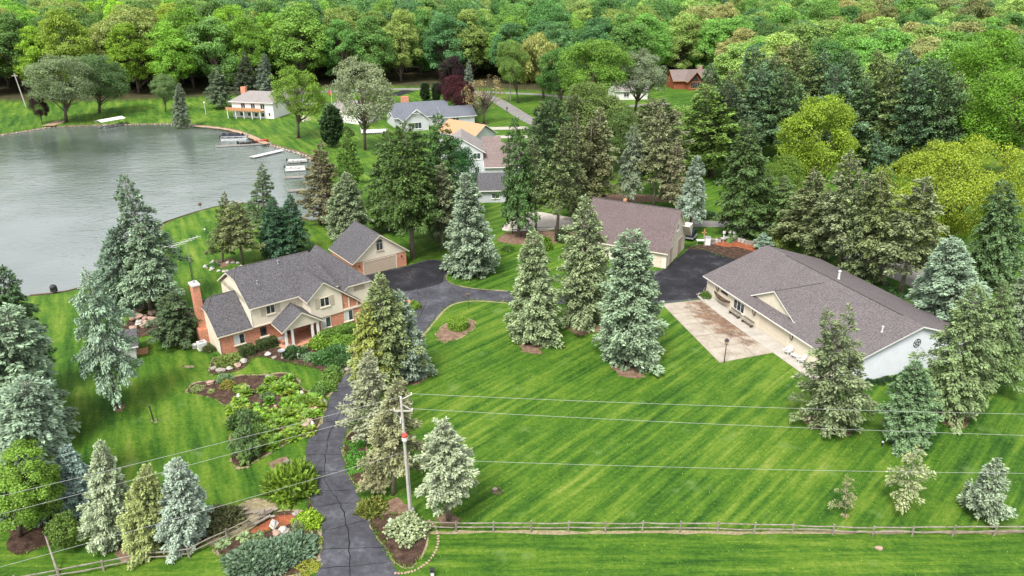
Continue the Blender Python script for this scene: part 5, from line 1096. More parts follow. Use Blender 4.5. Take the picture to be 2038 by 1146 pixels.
for i, (x, y, r, h, key, c, l) in enumerate([
    (215, 275, .8, .7, 'round1', (.20, .19, .04), 'golden shrub at the left lobe of the island bed'), (140, 300, .7, .5, 'hosta1', (.24, .30, .10), 'pale variegated hosta at the left tip of the island bed'), (75, 285, .8, .4, 'cover', (.17, .22, .08), 'pale low plants at the far left tip of the island bed'),
    (205, 245, .8, .7, 'fern', (.16, .24, .13), 'grey-green feathery plant at the back of the island bed'), (290, 450, 1.5, 1.5, 'fern', (.065, .12, .035), 'dark green bushy shrub at the front of the island bed'), (340, 500, 1.2, 1.0, 'fern', (.09, .16, .04), 'mid green fern-like shrub beside the dwarf spruce'),
    (400, 315, .9, .4, 'cover', (.09, .15, .06), 'low green cover in the middle of the island bed'), (405, 345, .5, .5, 'fern', (.06, .12, .04), 'small dark tuft in the bare middle of the island bed'), (565, 350, .9, .7, 'fern', (.15, .24, .04), 'feathery bright plant at the right of the island bed'),
    (640, 300, 1.0, .8, 'round2', (.09, .17, .04), 'green shrub at the pinch between island and front bed'), (670, 285, 1.1, .8, 'fern', (.11, .20, .035), 'leafy shrub beside the drive, lower'), (690, 245, 1.1, .9, 'round2', (.11, .19, .035), 'leafy shrub beside the drive, middle'), (705, 215, 1.0, .8, 'fern', (.10, .19, .04), 'leafy shrub beside the drive, upper'),
    (225, 160, 1.5, .6, 'juniper', (.14, .19, .045), 'low spreading green juniper at the corner of the house'), (635, 90, 1.25, 1.5, 'round2', (.15, .26, .03), 'bright green Japanese maple shrub in front of the porch'), (520, 130, 1.3, 1.1, 'fern', (.05, .11, .04), 'dark green shrub left of the porch steps'),
    (590, 145, 1.0, .5, 'flower', (.13, .20, .10), 'grey-green low plant in the front bed'), (660, 150, 1.6, .9, 'juniper', (.06, .14, .04), 'dark spreading juniper in the front bed'), (715, 130, 1.6, 1.1, 'juniper', (.055, .13, .04), 'dark green juniper right of the brick walk'), (740, 165, 1.3, .9, 'juniper', (.065, .14, .045), 'dark green juniper beside the drive spruces'),
    (720, 75, 1.4, 1.0, 'round1', (.13, .24, .03), 'bright green shrub below the clipped hedge'), (775, 70, 1.2, .9, 'round1', (.12, .22, .03), 'bright green shrub behind the drive spruces'),
    (130, 110, .7, .8, 'fern', (.10, .12, .05), 'dull shrub beside the white air conditioner'), (515, 750, 2.1, 2.6, 'fern', (.13, .21, .025), 'big yellow-green dense yew beside the drive'), (585, 900, 1.15, .9, 'round2', (.19, .30, .02), 'lime green shrub at the drive edge'),
    (545, 925, .6, .7, 'fern', (.22, .26, .16), 'pale variegated plant next to the lime shrub'), (290, 970, 1.0, .6, 'hosta2', (.20, .27, .13), 'pale leafy clump by the lower fence, left'), (355, 965, .9, .5, 'hosta1', (.14, .21, .09), 'leafy clump by the lower fence, right'), (195, 1000, 1.2, .6, 'hosta3', (.20, .27, .14), 'pale hosta patch outside the lower fence'),
    (200, 900, 1.6, 1.2, 'fern', (.10, .11, .05), 'scruffy brown-green shrub on the dry bank'), (330, 1070, 1.8, 1.0, 'juniper', (.11, .17, .11), 'blue-green juniper at the bottom of the lower bed, left'), (430, 1060, 1.9, 1.1, 'juniper', (.11, .17, .115), 'blue-green juniper at the bottom of the lower bed, middle'), (520, 1030, 1.6, 1.1, 'juniper', (.115, .18, .12), 'blue-green juniper at the bottom of the lower bed, right'),
    (1045, 945, 1.7, 1.3, 'flower', (.27, .32, .19), 'cream variegated bush below the utility pole'), (870, 840, 1.2, .8, 'fern', (.13, .15, .03), 'yellowish scruffy shrub at the drive edge under the spruces'), (800, 600, 1.0, .5, 'cover', (.06, .19, .02), 'vivid green ground cover beside the drive, lower'),
    (810, 540, 1.0, .5, 'cover', (.06, .19, .02), 'vivid green ground cover beside the drive, upper'), (800, 650, .9, .4, 'cover', (.07, .19, .02), 'vivid green ground cover beside the drive, lowest'), (590, 1110, .9, .35, 'cover', (.20, .22, .03), 'yellowish weeds at the lower drive edge'), (628, 985, .5, .35, 'cover', (.22, .24, .03), 'yellow weeds beside the lower bed')]):
    X, Y = G(*C7([(x, y)])[0]); shrub('shrub', key, l, X, Y, r, h, c)
for px, py, r, h, key, c, l in [(798, 603, .7, 1.4, 'round1', (.06, .13, .06), 'small upright evergreen at the planter by the court'), (825, 612, .9, 1.0, 'round2', (.13, .22, .03), 'round green shrub at the edge of the court'), (815, 628, .9, .6, 'cover', (.12, .23, .03), 'low green plants below the court planter'),
                                (606, 240, 1.5, 1.6, 'flower', (.62, .62, .55), 'white flowering bush on the lakeside lawn'), (990, 978, .5, .35, 'cover', (.12, .12, .05), 'low tuft round a stump on the main lawn'), (312, 838, .45, .25, 'cover', (.16, .22, .08), 'pale tuft beside the black lawn post'), (1405, 592, .7, .9, 'fern', (.09, .17, .03), 'green plant at the wagon wheel corner'),
                                (1010, 498, 1.0, .9, 'round1', (.08, .16, .03), 'green shrub left of the barn by the red verge'), (1085, 495, 1.2, 2.2, 'round2', (.10, .19, .02), 'bright shrub between the two left front spruces'), (1120, 480, 1.2, 1.8, 'round1', (.03, .06, .02), 'dark shrub at the barn corner'),
                                (1720, 575, 1.4, 1.2, 'round1', (.06, .13, .03), 'dark shrub behind the long building, left'), (1775, 590, 1.6, 1.4, 'round2', (.05, .11, .03), 'dark shrub behind the long building, right'), (1545, 492, 2.0, 2.6, 'round2', (.12, .16, .04), 'olive shrub above the corner of the long building'),
                                (1410, 432, 1.6, 1.3, 'juniper', (.05, .10, .04), 'dark low evergreen right of the barn'), (1460, 472, 2.2, 1.0, 'cover', (.07, .12, .05), 'low green growth behind the block wall'), (690, 270, 2.0, 2.6, 'round1', (.07, .12, .03), 'green bush beside the silvery maple'), (330, 600, 1.2, .9, 'round1', (.13, .23, .03), 'bright green shrub in the rock garden'), (295, 610, 1.0, .8, 'fern', (.14, .20, .10), 'grey-green shrub in the rock garden'),
                                (425, 530, .9, .6, 'round1', (.08, .18, .05), 'green shrub on the rock ring by the lakeside pair')]:
    shrub('shrub', key, l, *G(px, py), r, h, c)
# clipped hedges
def hedge(name, label, X, Y, rz, a, b, c, color, taper=1.0):
    Q, rn = mound(int(X*7+Y) % 97, 1, 1, .13, int(900*(a*b+2*a*c+2*b*c)/3), .2, .42, (a, b, c)); e = thing(name, label, 'hedge', (X, Y, 0), rz)
    o = bpy.data.objects.new('foliage', quad_mesh('hedge', Q, rn, M['leaf_gloss'])); COL.objects.link(o); o.parent = e; o.color = (*color, 1)
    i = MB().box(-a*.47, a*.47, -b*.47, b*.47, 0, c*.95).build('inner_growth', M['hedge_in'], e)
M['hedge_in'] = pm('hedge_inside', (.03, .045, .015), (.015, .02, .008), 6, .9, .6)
for (u, v, a, b, c, col, l) in [(2.4, -1.75, 1.6, 1.0, 1.15, (.055, .085, .025), 'dark clipped hedge block left of the window box'), (5.0, -1.45, 2.3, 1.0, 1.1, (.05, .075, .022), 'longer dark clipped hedge block beside the porch'), (13.2, -4.15, 4.4, 1.5, 1.1, (.10, .19, .03), 'green clipped hedge right of the porch')]:
    hedge('clipped_hedge', l, *frame((-34.57, 77.38), HOA, u, v), HOA, a, b, c, col)
# round clipped shrub on the lawn
X, Y = G(912, 652); e = thing('round_hedge', 'drum-shaped clipped green shrub with flat top on the lawn', 'hedge', (X, Y, 0))
g = np.random.default_rng(5); n = 4200; az = g.uniform(0, 6.28, n); tp = g.random(n) < .45; rr = np.where(tp, 1.25*np.sqrt(g.random(n)), 1.25); zz_ = np.where(tp, 1.0, g.uniform(.05, 1.0, n))
c_ = np.stack([rr*np.cos(az), rr*np.sin(az), zz_], 1); nn = np.where(tp[:, None], np.array((0, 0, 1.)), np.stack([np.cos(az), np.sin(az), 0*az], 1)); Ls = np.full(n, .13)
o = bpy.data.objects.new('foliage', quad_mesh('round_hedge', blades(c_+g.normal(0, .02, c_.shape), g.normal(0, .7, (n, 3))+nn*.3, nn+g.normal(0, .4, (n, 3)), Ls, Ls*.45), g.random(n), M['leaf_gloss'])); COL.objects.link(o); o.parent = e; o.color = (.14, .24, .025, 1)
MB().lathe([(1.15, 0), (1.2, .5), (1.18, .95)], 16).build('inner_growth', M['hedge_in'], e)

def rock_mesh(seed):
    g = np.random.default_rng(seed); import bmesh
    bm = bmesh.new(); bmesh.ops.create_icosphere(bm, subdivisions=2, radius=1)
    for v in bm.verts:
        c = np.array(v.co); k = 1+.16*math.sin(3*c[0]+seed)+.14*math.sin(4*c[1]+2*seed)+.12*math.sin(5*c[2]+seed*3)+g.normal(0, .05); v.co = v.co*k; v.co.z = max(v.co.z, -.35)
    me = bpy.data.meshes.new('rock'); bm.to_mesh(me); bm.free(); return me
ROCKS = []
for mk in ('rock', 'rock_w', 'rock_p'):
    for s in range(3):
        me_ = rock_mesh(s+len(ROCKS)); me_.materials.append(M[mk]); ROCKS.append(me_)
def rock(X, Y, s, kind, label, group=None, z=.0):
    o = bpy.data.objects.new('boulder', ROCKS[kind*3+R.randint(0, 2)]); COL.objects.link(o); s *= .82; o.location = (X, Y, z+s*.22); o.scale = (s*R.uniform(.8, 1.2), s*R.uniform(.75, 1.1), s*R.uniform(.5, .8)); o.rotation_euler = (R.uniform(-.2, .2), R.uniform(-.2, .2), R.uniform(0, 6.28))
    return tag(o, label, 'boulder', group)
for x, y, s, k in [(225, 195, .5, 1), (262, 183, .45, 2), (288, 160, .55, 1), (185, 205, .55, 0), (150, 195, .4, 0)]: rock(*G(*C7([(x, y)])[0]), s, k, 'boulder edging the lawn below the house corner', 'boulders at the house corner')
for x, y, s, k in [(720, 200, .5, 1), (745, 182, .4, 0), (735, 215, .5, 0), (765, 200, .4, 0)]: rock(*G(*C7([(x, y)])[0]), s, k, 'grey boulder where the front bed meets the drive', 'boulders at the drive bend')
for x, y, s, k, l in [(575, 455, .85, 2, 'large pinkish boulder at the drive side of the island bed'), (597, 410, .5, 0, 'round grey boulder above the pinkish one'), (612, 380, .5, 2, 'flat pinkish stone at the right end of the island bed'), (655, 345, .4, 1, 'pale stone at the right tip of the island bed'), (400, 128, .5, 1, 'pale flat stepping stone in front of the hedge'), (430, 145, .35, 0, 'dark stone near the porch bed'),
                      (428, 915, .55, 1, 'white upright boulder in the red mulch'), (440, 955, .5, 2, 'pinkish boulder in the lower bed'), (475, 940, .5, 1, 'pale oval boulder in the lower bed'), (380, 495, .5, 0, 'grey slab stone among the hostas'), (295, 290, .7, 0, 'long grey stone at the back of the island bed'), (405, 238, .5, 0, 'dark stone at the back of the island bed'),
                      (135, 262, .5, 2, 'brown rock at the left lobe of the island bed'), (530, 865, .45, 0, 'square grey stone beside the yew'), (435, 370, .3, 2, 'small pink stone in the bare middle of the island bed')]:
    rock(*G(*C7([(x, y)])[0]), s, k, l)
for i in range(80): rock(*G(R.uniform(262, 356), R.uniform(608, 656)), R.uniform(.25, .65), R.choice((0, 1, 2, 2)), 'rounded stone heaped in the rock garden left of the chimney', 'rock garden stones', R.uniform(0, .35))
for i in range(20): t = i/20*6.28; rock(*G(445+34*math.cos(t)+R.uniform(-4, 4), 531+9*math.sin(t)+R.uniform(-2, 2)), R.uniform(.25, .5), R.choice((0, 1, 1)), 'stone in the ring around the lakeside spruces', 'stone ring stones')
for i in range(14): t = i/14*3.3-.4; rock(*G(340+26*math.cos(t), 668+11*math.sin(t)), .28, 0, 'small edging stone round the bed beside the wooden steps', 'edging stones by the steps')
for i in range(28): t = -.9+i/27*2.6; X, Y = G(*C7([(1035, 985)])[0]); rock(X+2.6*math.cos(t), Y-.2+3.3*math.sin(t)*-1, .13, 2, 'small edging stone of the pole bed', 'edging stones of the pole bed')
rock(*G(1748, 1092), .28, 2, 'flat pinkish stone in the grass below the rail fence')
for i, (px, py) in enumerate([(1598, 822), (1610, 835), (1625, 846)]): rock(*G(px, py), .35, 2, 'flat stone at the foot of the two-topped spruce', 'stones at the two-topped spruce')
# riprap along the far shore: one mass of small stones
mb = MB(); g = np.random.default_rng(3); shore = smooth_poly([G(x, y, WATER_Z) for x, y in lake_px[2:19]], 60, False)
ico = ROCKS[0]; iv = np.array([v.co[:] for v in ico.vertices]); fc_ = [tuple(p.vertices) for p in ico.polygons][::1]
for k, (x, y) in enumerate(shore):
    if g.random() < .35: continue
    for j in range(1):
        s = g.uniform(.10, .24); mb.solid(iv*s*g.uniform(.7, 1.2, 3)+np.array((x+g.normal(0, .3), y+g.normal(0, .35), WATER_Z+.12)), fc_, int(g.integers(3)))
tag(mb.build('shore_stones', [M['rock'], M['rock_w'], M['rock_p']]), 'small stones lining the far shore of the lake', 'shore stones', None, 'stuff')
ribbon('sand_strip', smooth_poly(Gs([(385, 250), (430, 254), (470, 261), (505, 274), (530, 286)]), 4, False), 1.6, M['sand'], .008, None, .3)
ribbon('sand_strip', smooth_poly(Gs([(95, 250), (115, 243), (125, 240)]), 3, False), 4.0, M['sand'], .008, None, .2)
sw = thing('seawall', 'low dark timber edging along the near lake shore', 'edging'); L_ = smooth_poly([G(x, y, -.2) for x, y in lake_px[19:34]], 5, False)
for a, b in zip(L_[:-1], L_[1:]):
    MB().path([(*a, -.32), (*b, -.32)], .13, 5).build('timber', M['wood_dk'], sw)

# ------------------------------------------------------------------ fences, pole, wires
def rail_fence(name, label, posts, h=1.05, mat='wood_gr', rails=(.45, .9), rr=.055, pr=.085):
    e = thing(name, label, 'fence', (posts[0][0], posts[0][1], 0)); ox, oy = posts[0]
    for x, y in posts:
        lx, ly = R.uniform(-.05, .05), R.uniform(-.04, .04); MB().tube((x-ox, y-oy, -.1), (x-ox+lx, y-oy+ly, h+R.uniform(-.05, .12)), pr, pr*.85, 6).build('post', M[mat], e)
    for (x0, y0), (x1, y1) in zip(posts[:-1], posts[1:]):
        for z in rails:
            p = np.array((x0-ox, y0-oy, z+R.uniform(-.05, .05))); q = np.array((x1-ox, y1-oy, z+R.uniform(-.05, .05))); m_ = (p+q)/2+np.array((R.uniform(-.04, .04), R.uniform(-.05, .05), R.uniform(-.07, .03))); d = (q-p)/np.linalg.norm(q-p)*.12
            MB().tube(p-d, m_, rr*.8, rr*1.15, 5).tube(m_, q+d, rr*1.15, rr*.75, 5).build('rail', M[mat], e)
    return e
rail_fence('rail_fence', 'long weathered split-rail fence across the lower right lawn', [G(x, y) for x, y in [(845, 1056), (908, 1058), (982, 1058), (1057, 1058), (1131, 1058), (1205, 1059), (1278, 1058), (1353, 1059), (1427, 1059), (1500, 1062), (1576, 1062), (1657, 1064), (1736, 1067), (1815, 1067), (1895, 1067), (1978, 1066), (2062, 1064)]])
rail_fence('rail_fence', 'weathered split-rail fence curving through the lower left corner', [G(x, y) for x, y in [(528, 1034), (452, 1074), (377, 1110), (295, 1117), (207, 1136), (120, 1152), (35, 1168)]])
rail_fence('rail_fence', 'dark low rail fence beside the far concrete drive', [G(x, y) for x, y in [(1020, 466), (1062, 462), (1105, 460), (1150, 462)]], .95, 'metal_dk', (.4, .8), .05, .07)
rail_fence('rail_fence', 'dark rail fence behind the long building', [G(x, y) for x, y in [(1585, 482), (1632, 505), (1682, 532), (1735, 560), (1790, 590)]], 1.2, 'metal_dk', (.4, .75, 1.1), .05, .08)

PX, PY = -8.55, 49.3
UP = thing('utility_pole', 'grey wooden utility pole with transformer and angled arm beside the drive', 'utility pole', (PX, PY, 0))
MB().tube((0, 0, -.3), (-.12, 0, 11.45), .15, .10, 10).build('pole', M['pole'], UP)
arm = MB().box(-.75, .75, -.045, .045, 10.24, 10.34).build('crossarm', M['pole'], UP); MB().tube((-.65, -.08, 10.2), (0, -.1, 9.3), .03).build('brace', M['metal'], arm)
MB().tube((-.1, .05, 11.3), (.75, .1, 11.75), .05, n=6).build('top_arm', M['pole'], UP); MB().tube((-.1, 0, 10.9), (.7, 0, 10.35), .045, n=6).build('stay', M['pole'], UP)
for x, y, z in ((-.7, 0, 10.36), (.7, 0, 10.36), (.7, .1, 11.72), (-.12, 0, 11.45)): MB().lathe([(.05, z), (.07, z+.06), (.04, z+.1), (.06, z+.16), (.02, z+.2)], 8, (x, y)).build('insulator', M['white'], UP)
tf = MB().lathe([(.20, 7.75), (.24, 7.8), (.24, 8.1), (.23, 8.12)], 12, (.02, -.36)).build('transformer', M['white'], UP); MB().lathe([(.235, 8.12), (.245, 8.14), (.245, 8.28), (.2, 8.36), (.05, 8.4)], 12, (.02, -.36)).build('transformer_lid', M['red'], tf)
MB().box(-.05, .08, -.2, -.08, 7.8, 8.4).build('bracket', M['metal'], tf); MB().tube((-.28, -.1, 9.2), (-.24, -.1, 9.7), .06, n=6).build('fuse_cutout', M['white'], UP)
MB().tube((.17, 0, 0), (.12, 0, 5.5), .035, n=5).build('conduit', M['metal'], UP); MB().box(.1, .35, -.15, .1, .0, .7).build('meter_box', M['metal'], UP)
for a, b, sag, l in [((PX+.7, PY+.1, 11.8), (92, 46.2, 11.6), .8, 'topmost bare wire running right from the utility pole'), ((PX+.7, PY, 10.5), (92, 44.8, 10.2), .9, 'middle bare wire running right from the utility pole'), ((PX+.1, PY, 5.75), (92, 45.9, 7.2), .9, 'lowest thick wire running right from the utility pole'),
                     ((PX-.12, PY, 11.6), (-70, 22.3, 11.4), .8, 'topmost bare wire running left from the utility pole'), ((PX-.7, PY, 10.5), (-70, 21.0, 10.2), .8, 'middle bare wire running left from the utility pole'), ((PX-.1, PY, 6.4), (-70, 20.8, 6.6), .8, 'lowest wire running left from the utility pole')]:
    a, b = np.array(a), np.array(b); pts = [a*(1-t)+b*t-np.array((0, 0, 4*sag*t*(1-t))) for t in np.linspace(0, 1, 25)]; e = thing('power_line', l, 'wire', tuple(a)); MB().path([p-a for p in pts], .0105, 5).build('wire', M['wire'], e)
e = thing('leaning_post', 'pale leaning bare post at the lower left fence', 'post', (*G(117, 1146), 0)); b_ = G(117, 1146); t_ = G(89, 1062, 2.2)
MB().tube((0, 0, -.1), (t_[0]-b_[0], t_[1]-b_[1], 2.2), .10, .06, 7).build('shaft', M['wood_gr'], e)

# ------------------------------------------------------------------ small things in the garden
def obj1(name, label, cat, loc, parts, rz=0, group=None):
    e = thing(name, label, cat, loc, rz, group)
    for nm, mb, mat in parts: mb.build(nm, M[mat], e)
    return e
X, Y = G(1441, 722); obj1('lamp_post', 'black lamp post with a lantern at the corner of the concrete pad', 'lamp post', (X, Y, 0), [('shaft', MB().tube((0, 0, 0), (0, 0, 2.45), .06, .05, 8), 'metal_dk'), ('lantern', MB().lathe([(.08, 2.45), (.2, 2.55), (.24, 2.85), (.1, 2.95)], 6), 'rock_p'), ('hood', MB().lathe([(.3, 2.92), (.16, 3.1), (.02, 3.22)], 6), 'metal_dk'), ('ladder_bar', MB().tube((-.3, 0, 2.4), (.3, 0, 2.4), .025), 'metal_dk')])
X, Y = G(306, 838); obj1('lawn_post', 'black post with a small cap on the left lawn', 'post', (X, Y, 0), [('shaft', MB().tube((0, 0, 0), (-.1, 0, 1.7), .07, .06, 8), 'metal_dk'), ('cap', MB().lathe([(.10, 1.7), (.10, 1.78), (.03, 1.84)], 8, (-.1, 0)), 'metal_dk')])
X, Y = G(932, 614); obj1('bird_feeder', 'thin pole with a feeder at the edge of the drive', 'bird feeder', (X, Y, 0), [('pole', MB().tube((0, 0, 0), (0, 0, 1.9), .035, n=6), 'metal_dk'), ('tray', MB().box(-.2, .2, -.2, .2, 1.9, 1.95), 'wood_dk'), ('roof', MB().slab([(-.25, -.25, 2.2), (.25, -.25, 2.2), (.25, 0, 2.35), (-.25, 0, 2.35)], .03), 'wood_dk')])
X, Y = G(861, 1148); obj1('drive_marker', 'white box on a short post with a black top at the lower edge', 'marker post', (X, Y, 0), [('post', MB().box(-.12, .12, -.12, .12, 0, .55), 'white'), ('top', MB().box(-.16, .16, -.16, .16, .55, .8), 'metal_dk')])
X, Y = G(1755, 888); obj1('sprinkler_post', 'small black and white post in the grass near the young spruces', 'post', (X, Y, 0), [('shaft', MB().box(-.06, .06, -.06, .06, 0, .45), 'metal_dk'), ('cap', MB().box(-.08, .08, -.08, .08, .45, .55), 'white')])
X, Y = G(562, 712); obj1('birdbath', 'stone birdbath on a pedestal left of the porch', 'birdbath', (X, Y, 0), [('pedestal', MB().lathe([(.22, 0), (.1, .12), (.08, .7), (.16, .8)], 10), 'rock'), ('bowl', MB().lathe([(.12, .8), (.42, .92), (.45, 1.0), (.36, .95), (.1, .9)], 14), 'metal')])
X, Y = G(562, 690); obj1('satellite_dish', 'pale satellite dish on a short mast beside the porch', 'dish', (X, Y, 0), [('mast', MB().tube((0, 0, 0), (0, 0, 1.1), .035), 'metal'), ('dish', MB().lathe([(.1, 1.05), (.38, 1.12), (.42, 1.2), (.4, 1.2)], 14), 'metal')])
for px, py, l, hh in [(476, 797, 'white solar lantern statue at the left of the island bed', .9), (602, 790, 'white garden ornament at the right of the island bed', .8), (623, 850, 'white planter bag beside the pinkish boulder', .7), (593, 712, 'small white statue in the front bed', .6), (778, 1046, 'white statuette in the pole bed', .8)]:
    X, Y = G(px, py); obj1('garden_ornament', l, 'ornament', (X, Y, 0), [('base', MB().lathe([(.17, 0), (.12, hh*.15), (.09, hh*.5)], 8), 'plaster'), ('figure', MB().lathe([(.09, hh*.5), (.2, hh*.62), (.14, hh*.8), (.12, hh*.9), (.02, hh)], 8), 'white')])
X, Y = G(571, 927); obj1('tree_stump', 'cut brown tree stump on a bare patch left of the drive', 'stump', (X, Y, 0), [('trunk', MB().lathe([(.55, 0), (.38, .18), (.32, .5), (.30, .55)], 10), 'bark_dk'), ('cut_face', MB().lathe([(.28, .552), (.26, .57)], 10), 'wood_gr')])
X, Y = G(985, 978); obj1('tree_stump', 'low dark stump alone on the main lawn', 'stump', (X, Y, 0), [('trunk', MB().lathe([(.35, 0), (.26, .15), (.24, .3)], 9), 'bark_dk'), ('cut_face', MB().lathe([(.22, .302), (.2, .315)], 9), 'wood_gr')])
X, Y = G(500, 1028)
for i in range(11):
    o = thing('firewood_log', 'weathered log in the heap by the lower fence', 'log', (X+R.uniform(-2.2, 1.6), Y+R.uniform(-1.0, .9), .14+.12*(i % 3)), .6+R.uniform(-.5, .5), 'logs heaped by the lower fence'); MB().tube((-.7, 0, 0), (.7, 0, R.uniform(-.05, .1)), .12, .10, 8).build('bark', M['bark'], o); MB().lathe([(.1, 0), (.09, .01)], 8).build('cut_end', M['rock_w'], o).rotation_euler = (0, math.pi/2, 0)
    o.children[-1].location = (.70, 0, .03)
aX, aY = frame((-34.57, 77.38), HOA, -1.3, 3.2); obj1('air_conditioner', 'white air conditioner box at the foot of the chimney', 'air conditioner', (aX, aY, 0), [('case', MB().box(-.5, .5, -.45, .45, .08, .95), 'white'), ('fan_grille', MB().lathe([(.36, .951), (.34, .975), (.06, .985)], 14), 'metal'), ('foot', MB().box(-.55, .55, -.5, .5, 0, .08), 'concrete')], HOA)
aX, aY = frame((-34.57, 77.38), HOA, -2.0, 4.0); obj1('garden_hose_reel', 'coiled pale hose on a reel by the air conditioner', 'hose reel', (aX, aY, 0), [('stand', MB().box(-.25, .25, -.2, .2, 0, .3), 'plaster'), ('coil', MB().lathe([(.2, .3), (.34, .36), (.34, .5), (.2, .56)], 12), 'white')], HOA)
X, Y = G(371, 668); st_ = thing('garden_steps', 'weathered wooden steps with curved side rails left of the chimney', 'steps', (X, Y, 0), math.radians(12))
for k in range(5): MB().box(-.6, .6, .32*k, .32*k+.36, .17*k, .17*k+.2).build('tread', M['wood_gr'], st_)
for s in (-1, 1): MB().path([(s*.75, -.1, 0), (s*.75, .2, .9), (s*.75, .9, 1.35), (s*.75, 1.7, 1.7)], .07, 6).build('side_rail', M['wood_gr'], st_)
X, Y = G(335, 672); tr_ = thing('wire_trellis', 'low pale trellis hoop in the bed beside the steps', 'trellis', (X, Y, 0))
for k in range(4): MB().tube((-1+.7*k, 0, 0), (-1.1+.7*k, .1, .9), .03).build('stake', M['wood_gr'], tr_)
MB().path([(-1.1, .1, .8), (0, .15, .85), (1.0, .1, .8)], .025).build('rail', M['wood_gr'], tr_)
X, Y = G(401, 425); obj1('bird_house', 'small bird house on a thin pole on the lakeside lawn', 'bird house', (X, Y, 0), [('pole', MB().tube((0, 0, 0), (0, 0, 1.6), .04), 'metal'), ('box', MB().box(-.2, .2, -.2, .2, 1.6, 1.95), 'wood_dk'), ('roof', MB().slab([(-.28, -.28, 1.98), (.28, -.28, 1.98), (.28, .28, 2.12), (-.28, .28, 2.12)], .04), 'wood_dk')])
X, Y = G(408, 460); obj1('lawn_light', 'small white ball light on the lakeside lawn', 'lawn light', (X, Y, 0), [('stem', MB().tube((0, 0, 0), (0, 0, .2), .04), 'white'), ('globe', MB().lathe([(.05, .2), (.16, .28), (.18, .38), (.1, .5), (.02, .53)], 10), 'white')])
X, Y = G(108, 580); obj1('grill', 'black covered grill at the near lake edge', 'grill', (X, Y, 0), [('legs', MB().box(-.4, .4, -.25, .25, 0, .6), 'metal_dk'), ('lid', MB().lathe([(.45, .6), (.46, .8), (.3, 1.0), (.1, 1.08)], 10), 'metal_dk')])
X, Y = G(375, 730); sheet('litter_patch', [(X+.7*math.cos(t), Y+.35*math.sin(t)) for t in np.linspace(0, 6, 12)], M['edge'], .02)

# along the front of the long building
LB = lambda u, v: frame(RBO, RBA, u, v)
def adirondack(label, u, v, turn):
    x, y = LB(u, v); e = thing('adirondack_chair', label, 'chair', (x, y, .05), RBA+turn, 'adirondack chairs')
    for s in (-1, 1):
        MB().solid([(s*.30-.03, -.45, 0), (s*.30+.03, -.45, 0), (s*.30+.03, -.35, .0), (s*.30-.03, -.35, 0), (s*.30-.03, -.45, .55), (s*.30+.03, -.45, .55), (s*.30+.03, -.35, .55), (s*.30-.03, -.35, .55)], [(0, 3, 2, 1), (4, 5, 6, 7), (0, 1, 5, 4), (1, 2, 6, 5), (2, 3, 7, 6), (3, 0, 4, 7)]).build('leg', M['white'], e)
        MB().tube((s*.27, -.4, .36), (s*.27, .55, .03), .045, n=4).build('rear_leg', M['white'], e); MB().box(s*.36-.08, s*.36+.08, -.5, .35, .55, .59).build('arm', M['white'], e)
    for k in range(5): MB().slab([(-.28, -.42+k*.15, .39-k*.045), (.28, -.42+k*.15, .39-k*.045), (.28, -.29+k*.15, .35-k*.045), (-.28, -.29+k*.15, .35-k*.045)], .03).build('seat_slat', M['white'], e)
    for k in range(5):
        x0 = -.28+k*.115; hh = 1.0-.05*abs(k-2); MB().slab([(x0, .24, .2), (x0+.1, .24, .2), (x0+.1, .56, hh), (x0, .56, hh)], .035).build('back_slat', M['white'], e)
adirondack('white wooden garden chair nearer the garage door', 19.5, -.35, .25); adirondack('white wooden garden chair nearer the two-topped spruce', 21.7, -.3, -.2)
x, y = LB(20.6, -.35); obj1('side_table', 'low white slatted table between the two white chairs', 'table', (x, y, .05), [('top', MB().box(-.35, .35, -.3, .3, .40, .45), 'white')]+[('leg', MB().box(sx*.28-.03, sx*.28+.03, sy*.22-.03, sy*.22+.03, 0, .40), 'white') for sx in (-1, 1) for sy in (-1, 1)], RBA)
for u, l in ((8.4, 'long grey bench under the triple window'), (11.2, 'long grey bench between window and garage door')):
    x, y = LB(u, -.25); obj1('bench', l, 'bench', (x, y, .05), [('seat', MB().box(-1.1, 1.1, -.2, .2, .42, .48), 'wood_gr'), ('leg', MB().box(-.95, -.8, -.18, .18, 0, .42), 'wood_dk'), ('leg', MB().box(.8, .95, -.18, .18, 0, .42), 'wood_dk'), ('backrest', MB().box(-1.1, 1.1, .2, .25, .55, .85), 'wood_gr')], RBA, 'benches at the long building')
x, y = LB(4.9, .05); e = thing('wooden_canoe', 'dark curved wooden hull hung along the cream wall', 'hull', (x, y, .75), RBA); mb = MB(); prv = None
for k in range(13):
    t = -1+k/6; wv = .32*(1-t*t)+.02; zz0 = .42*t*t; ring = [(1.9*t, -wv, .32+zz0), (1.9*t, -wv*.6, .05+zz0), (1.9*t, 0, zz0), (1.9*t, wv*.6, .05+zz0), (1.9*t, wv, .32+zz0)]
    if prv:
        for a in range(4): mb.poly([prv[a], ring[a], ring[a+1], prv[a+1]]); mb.poly([prv[a+1], ring[a+1], ring[a], prv[a]])
    prv = ring
mb.build('hull', M['wood_dk'], e)
for t in (-.35, .35): MB().box(1.9*t-.06, 1.9*t+.06, -.28, .28, .28, .31).build('thwart', M['wood_dk'], e)
x, y = LB(1.5, -.2); e = thing('wagon_wheel', 'old wooden wagon wheel leaning at the building corner', 'wheel', (x, y, 0), RBA); mb = MB(); mb2 = MB()
for k in range(16): t, t2 = 2*math.pi*k/16, 2*math.pi*(k+1)/16; mb.tube((.65*math.cos(t), .12*math.sin(t), .68+.65*math.sin(t)), (.65*math.cos(t2), .12*math.sin(t2), .68+.65*math.sin(t2)), .04)
mb.build('rim', M['wood_gr'], e)
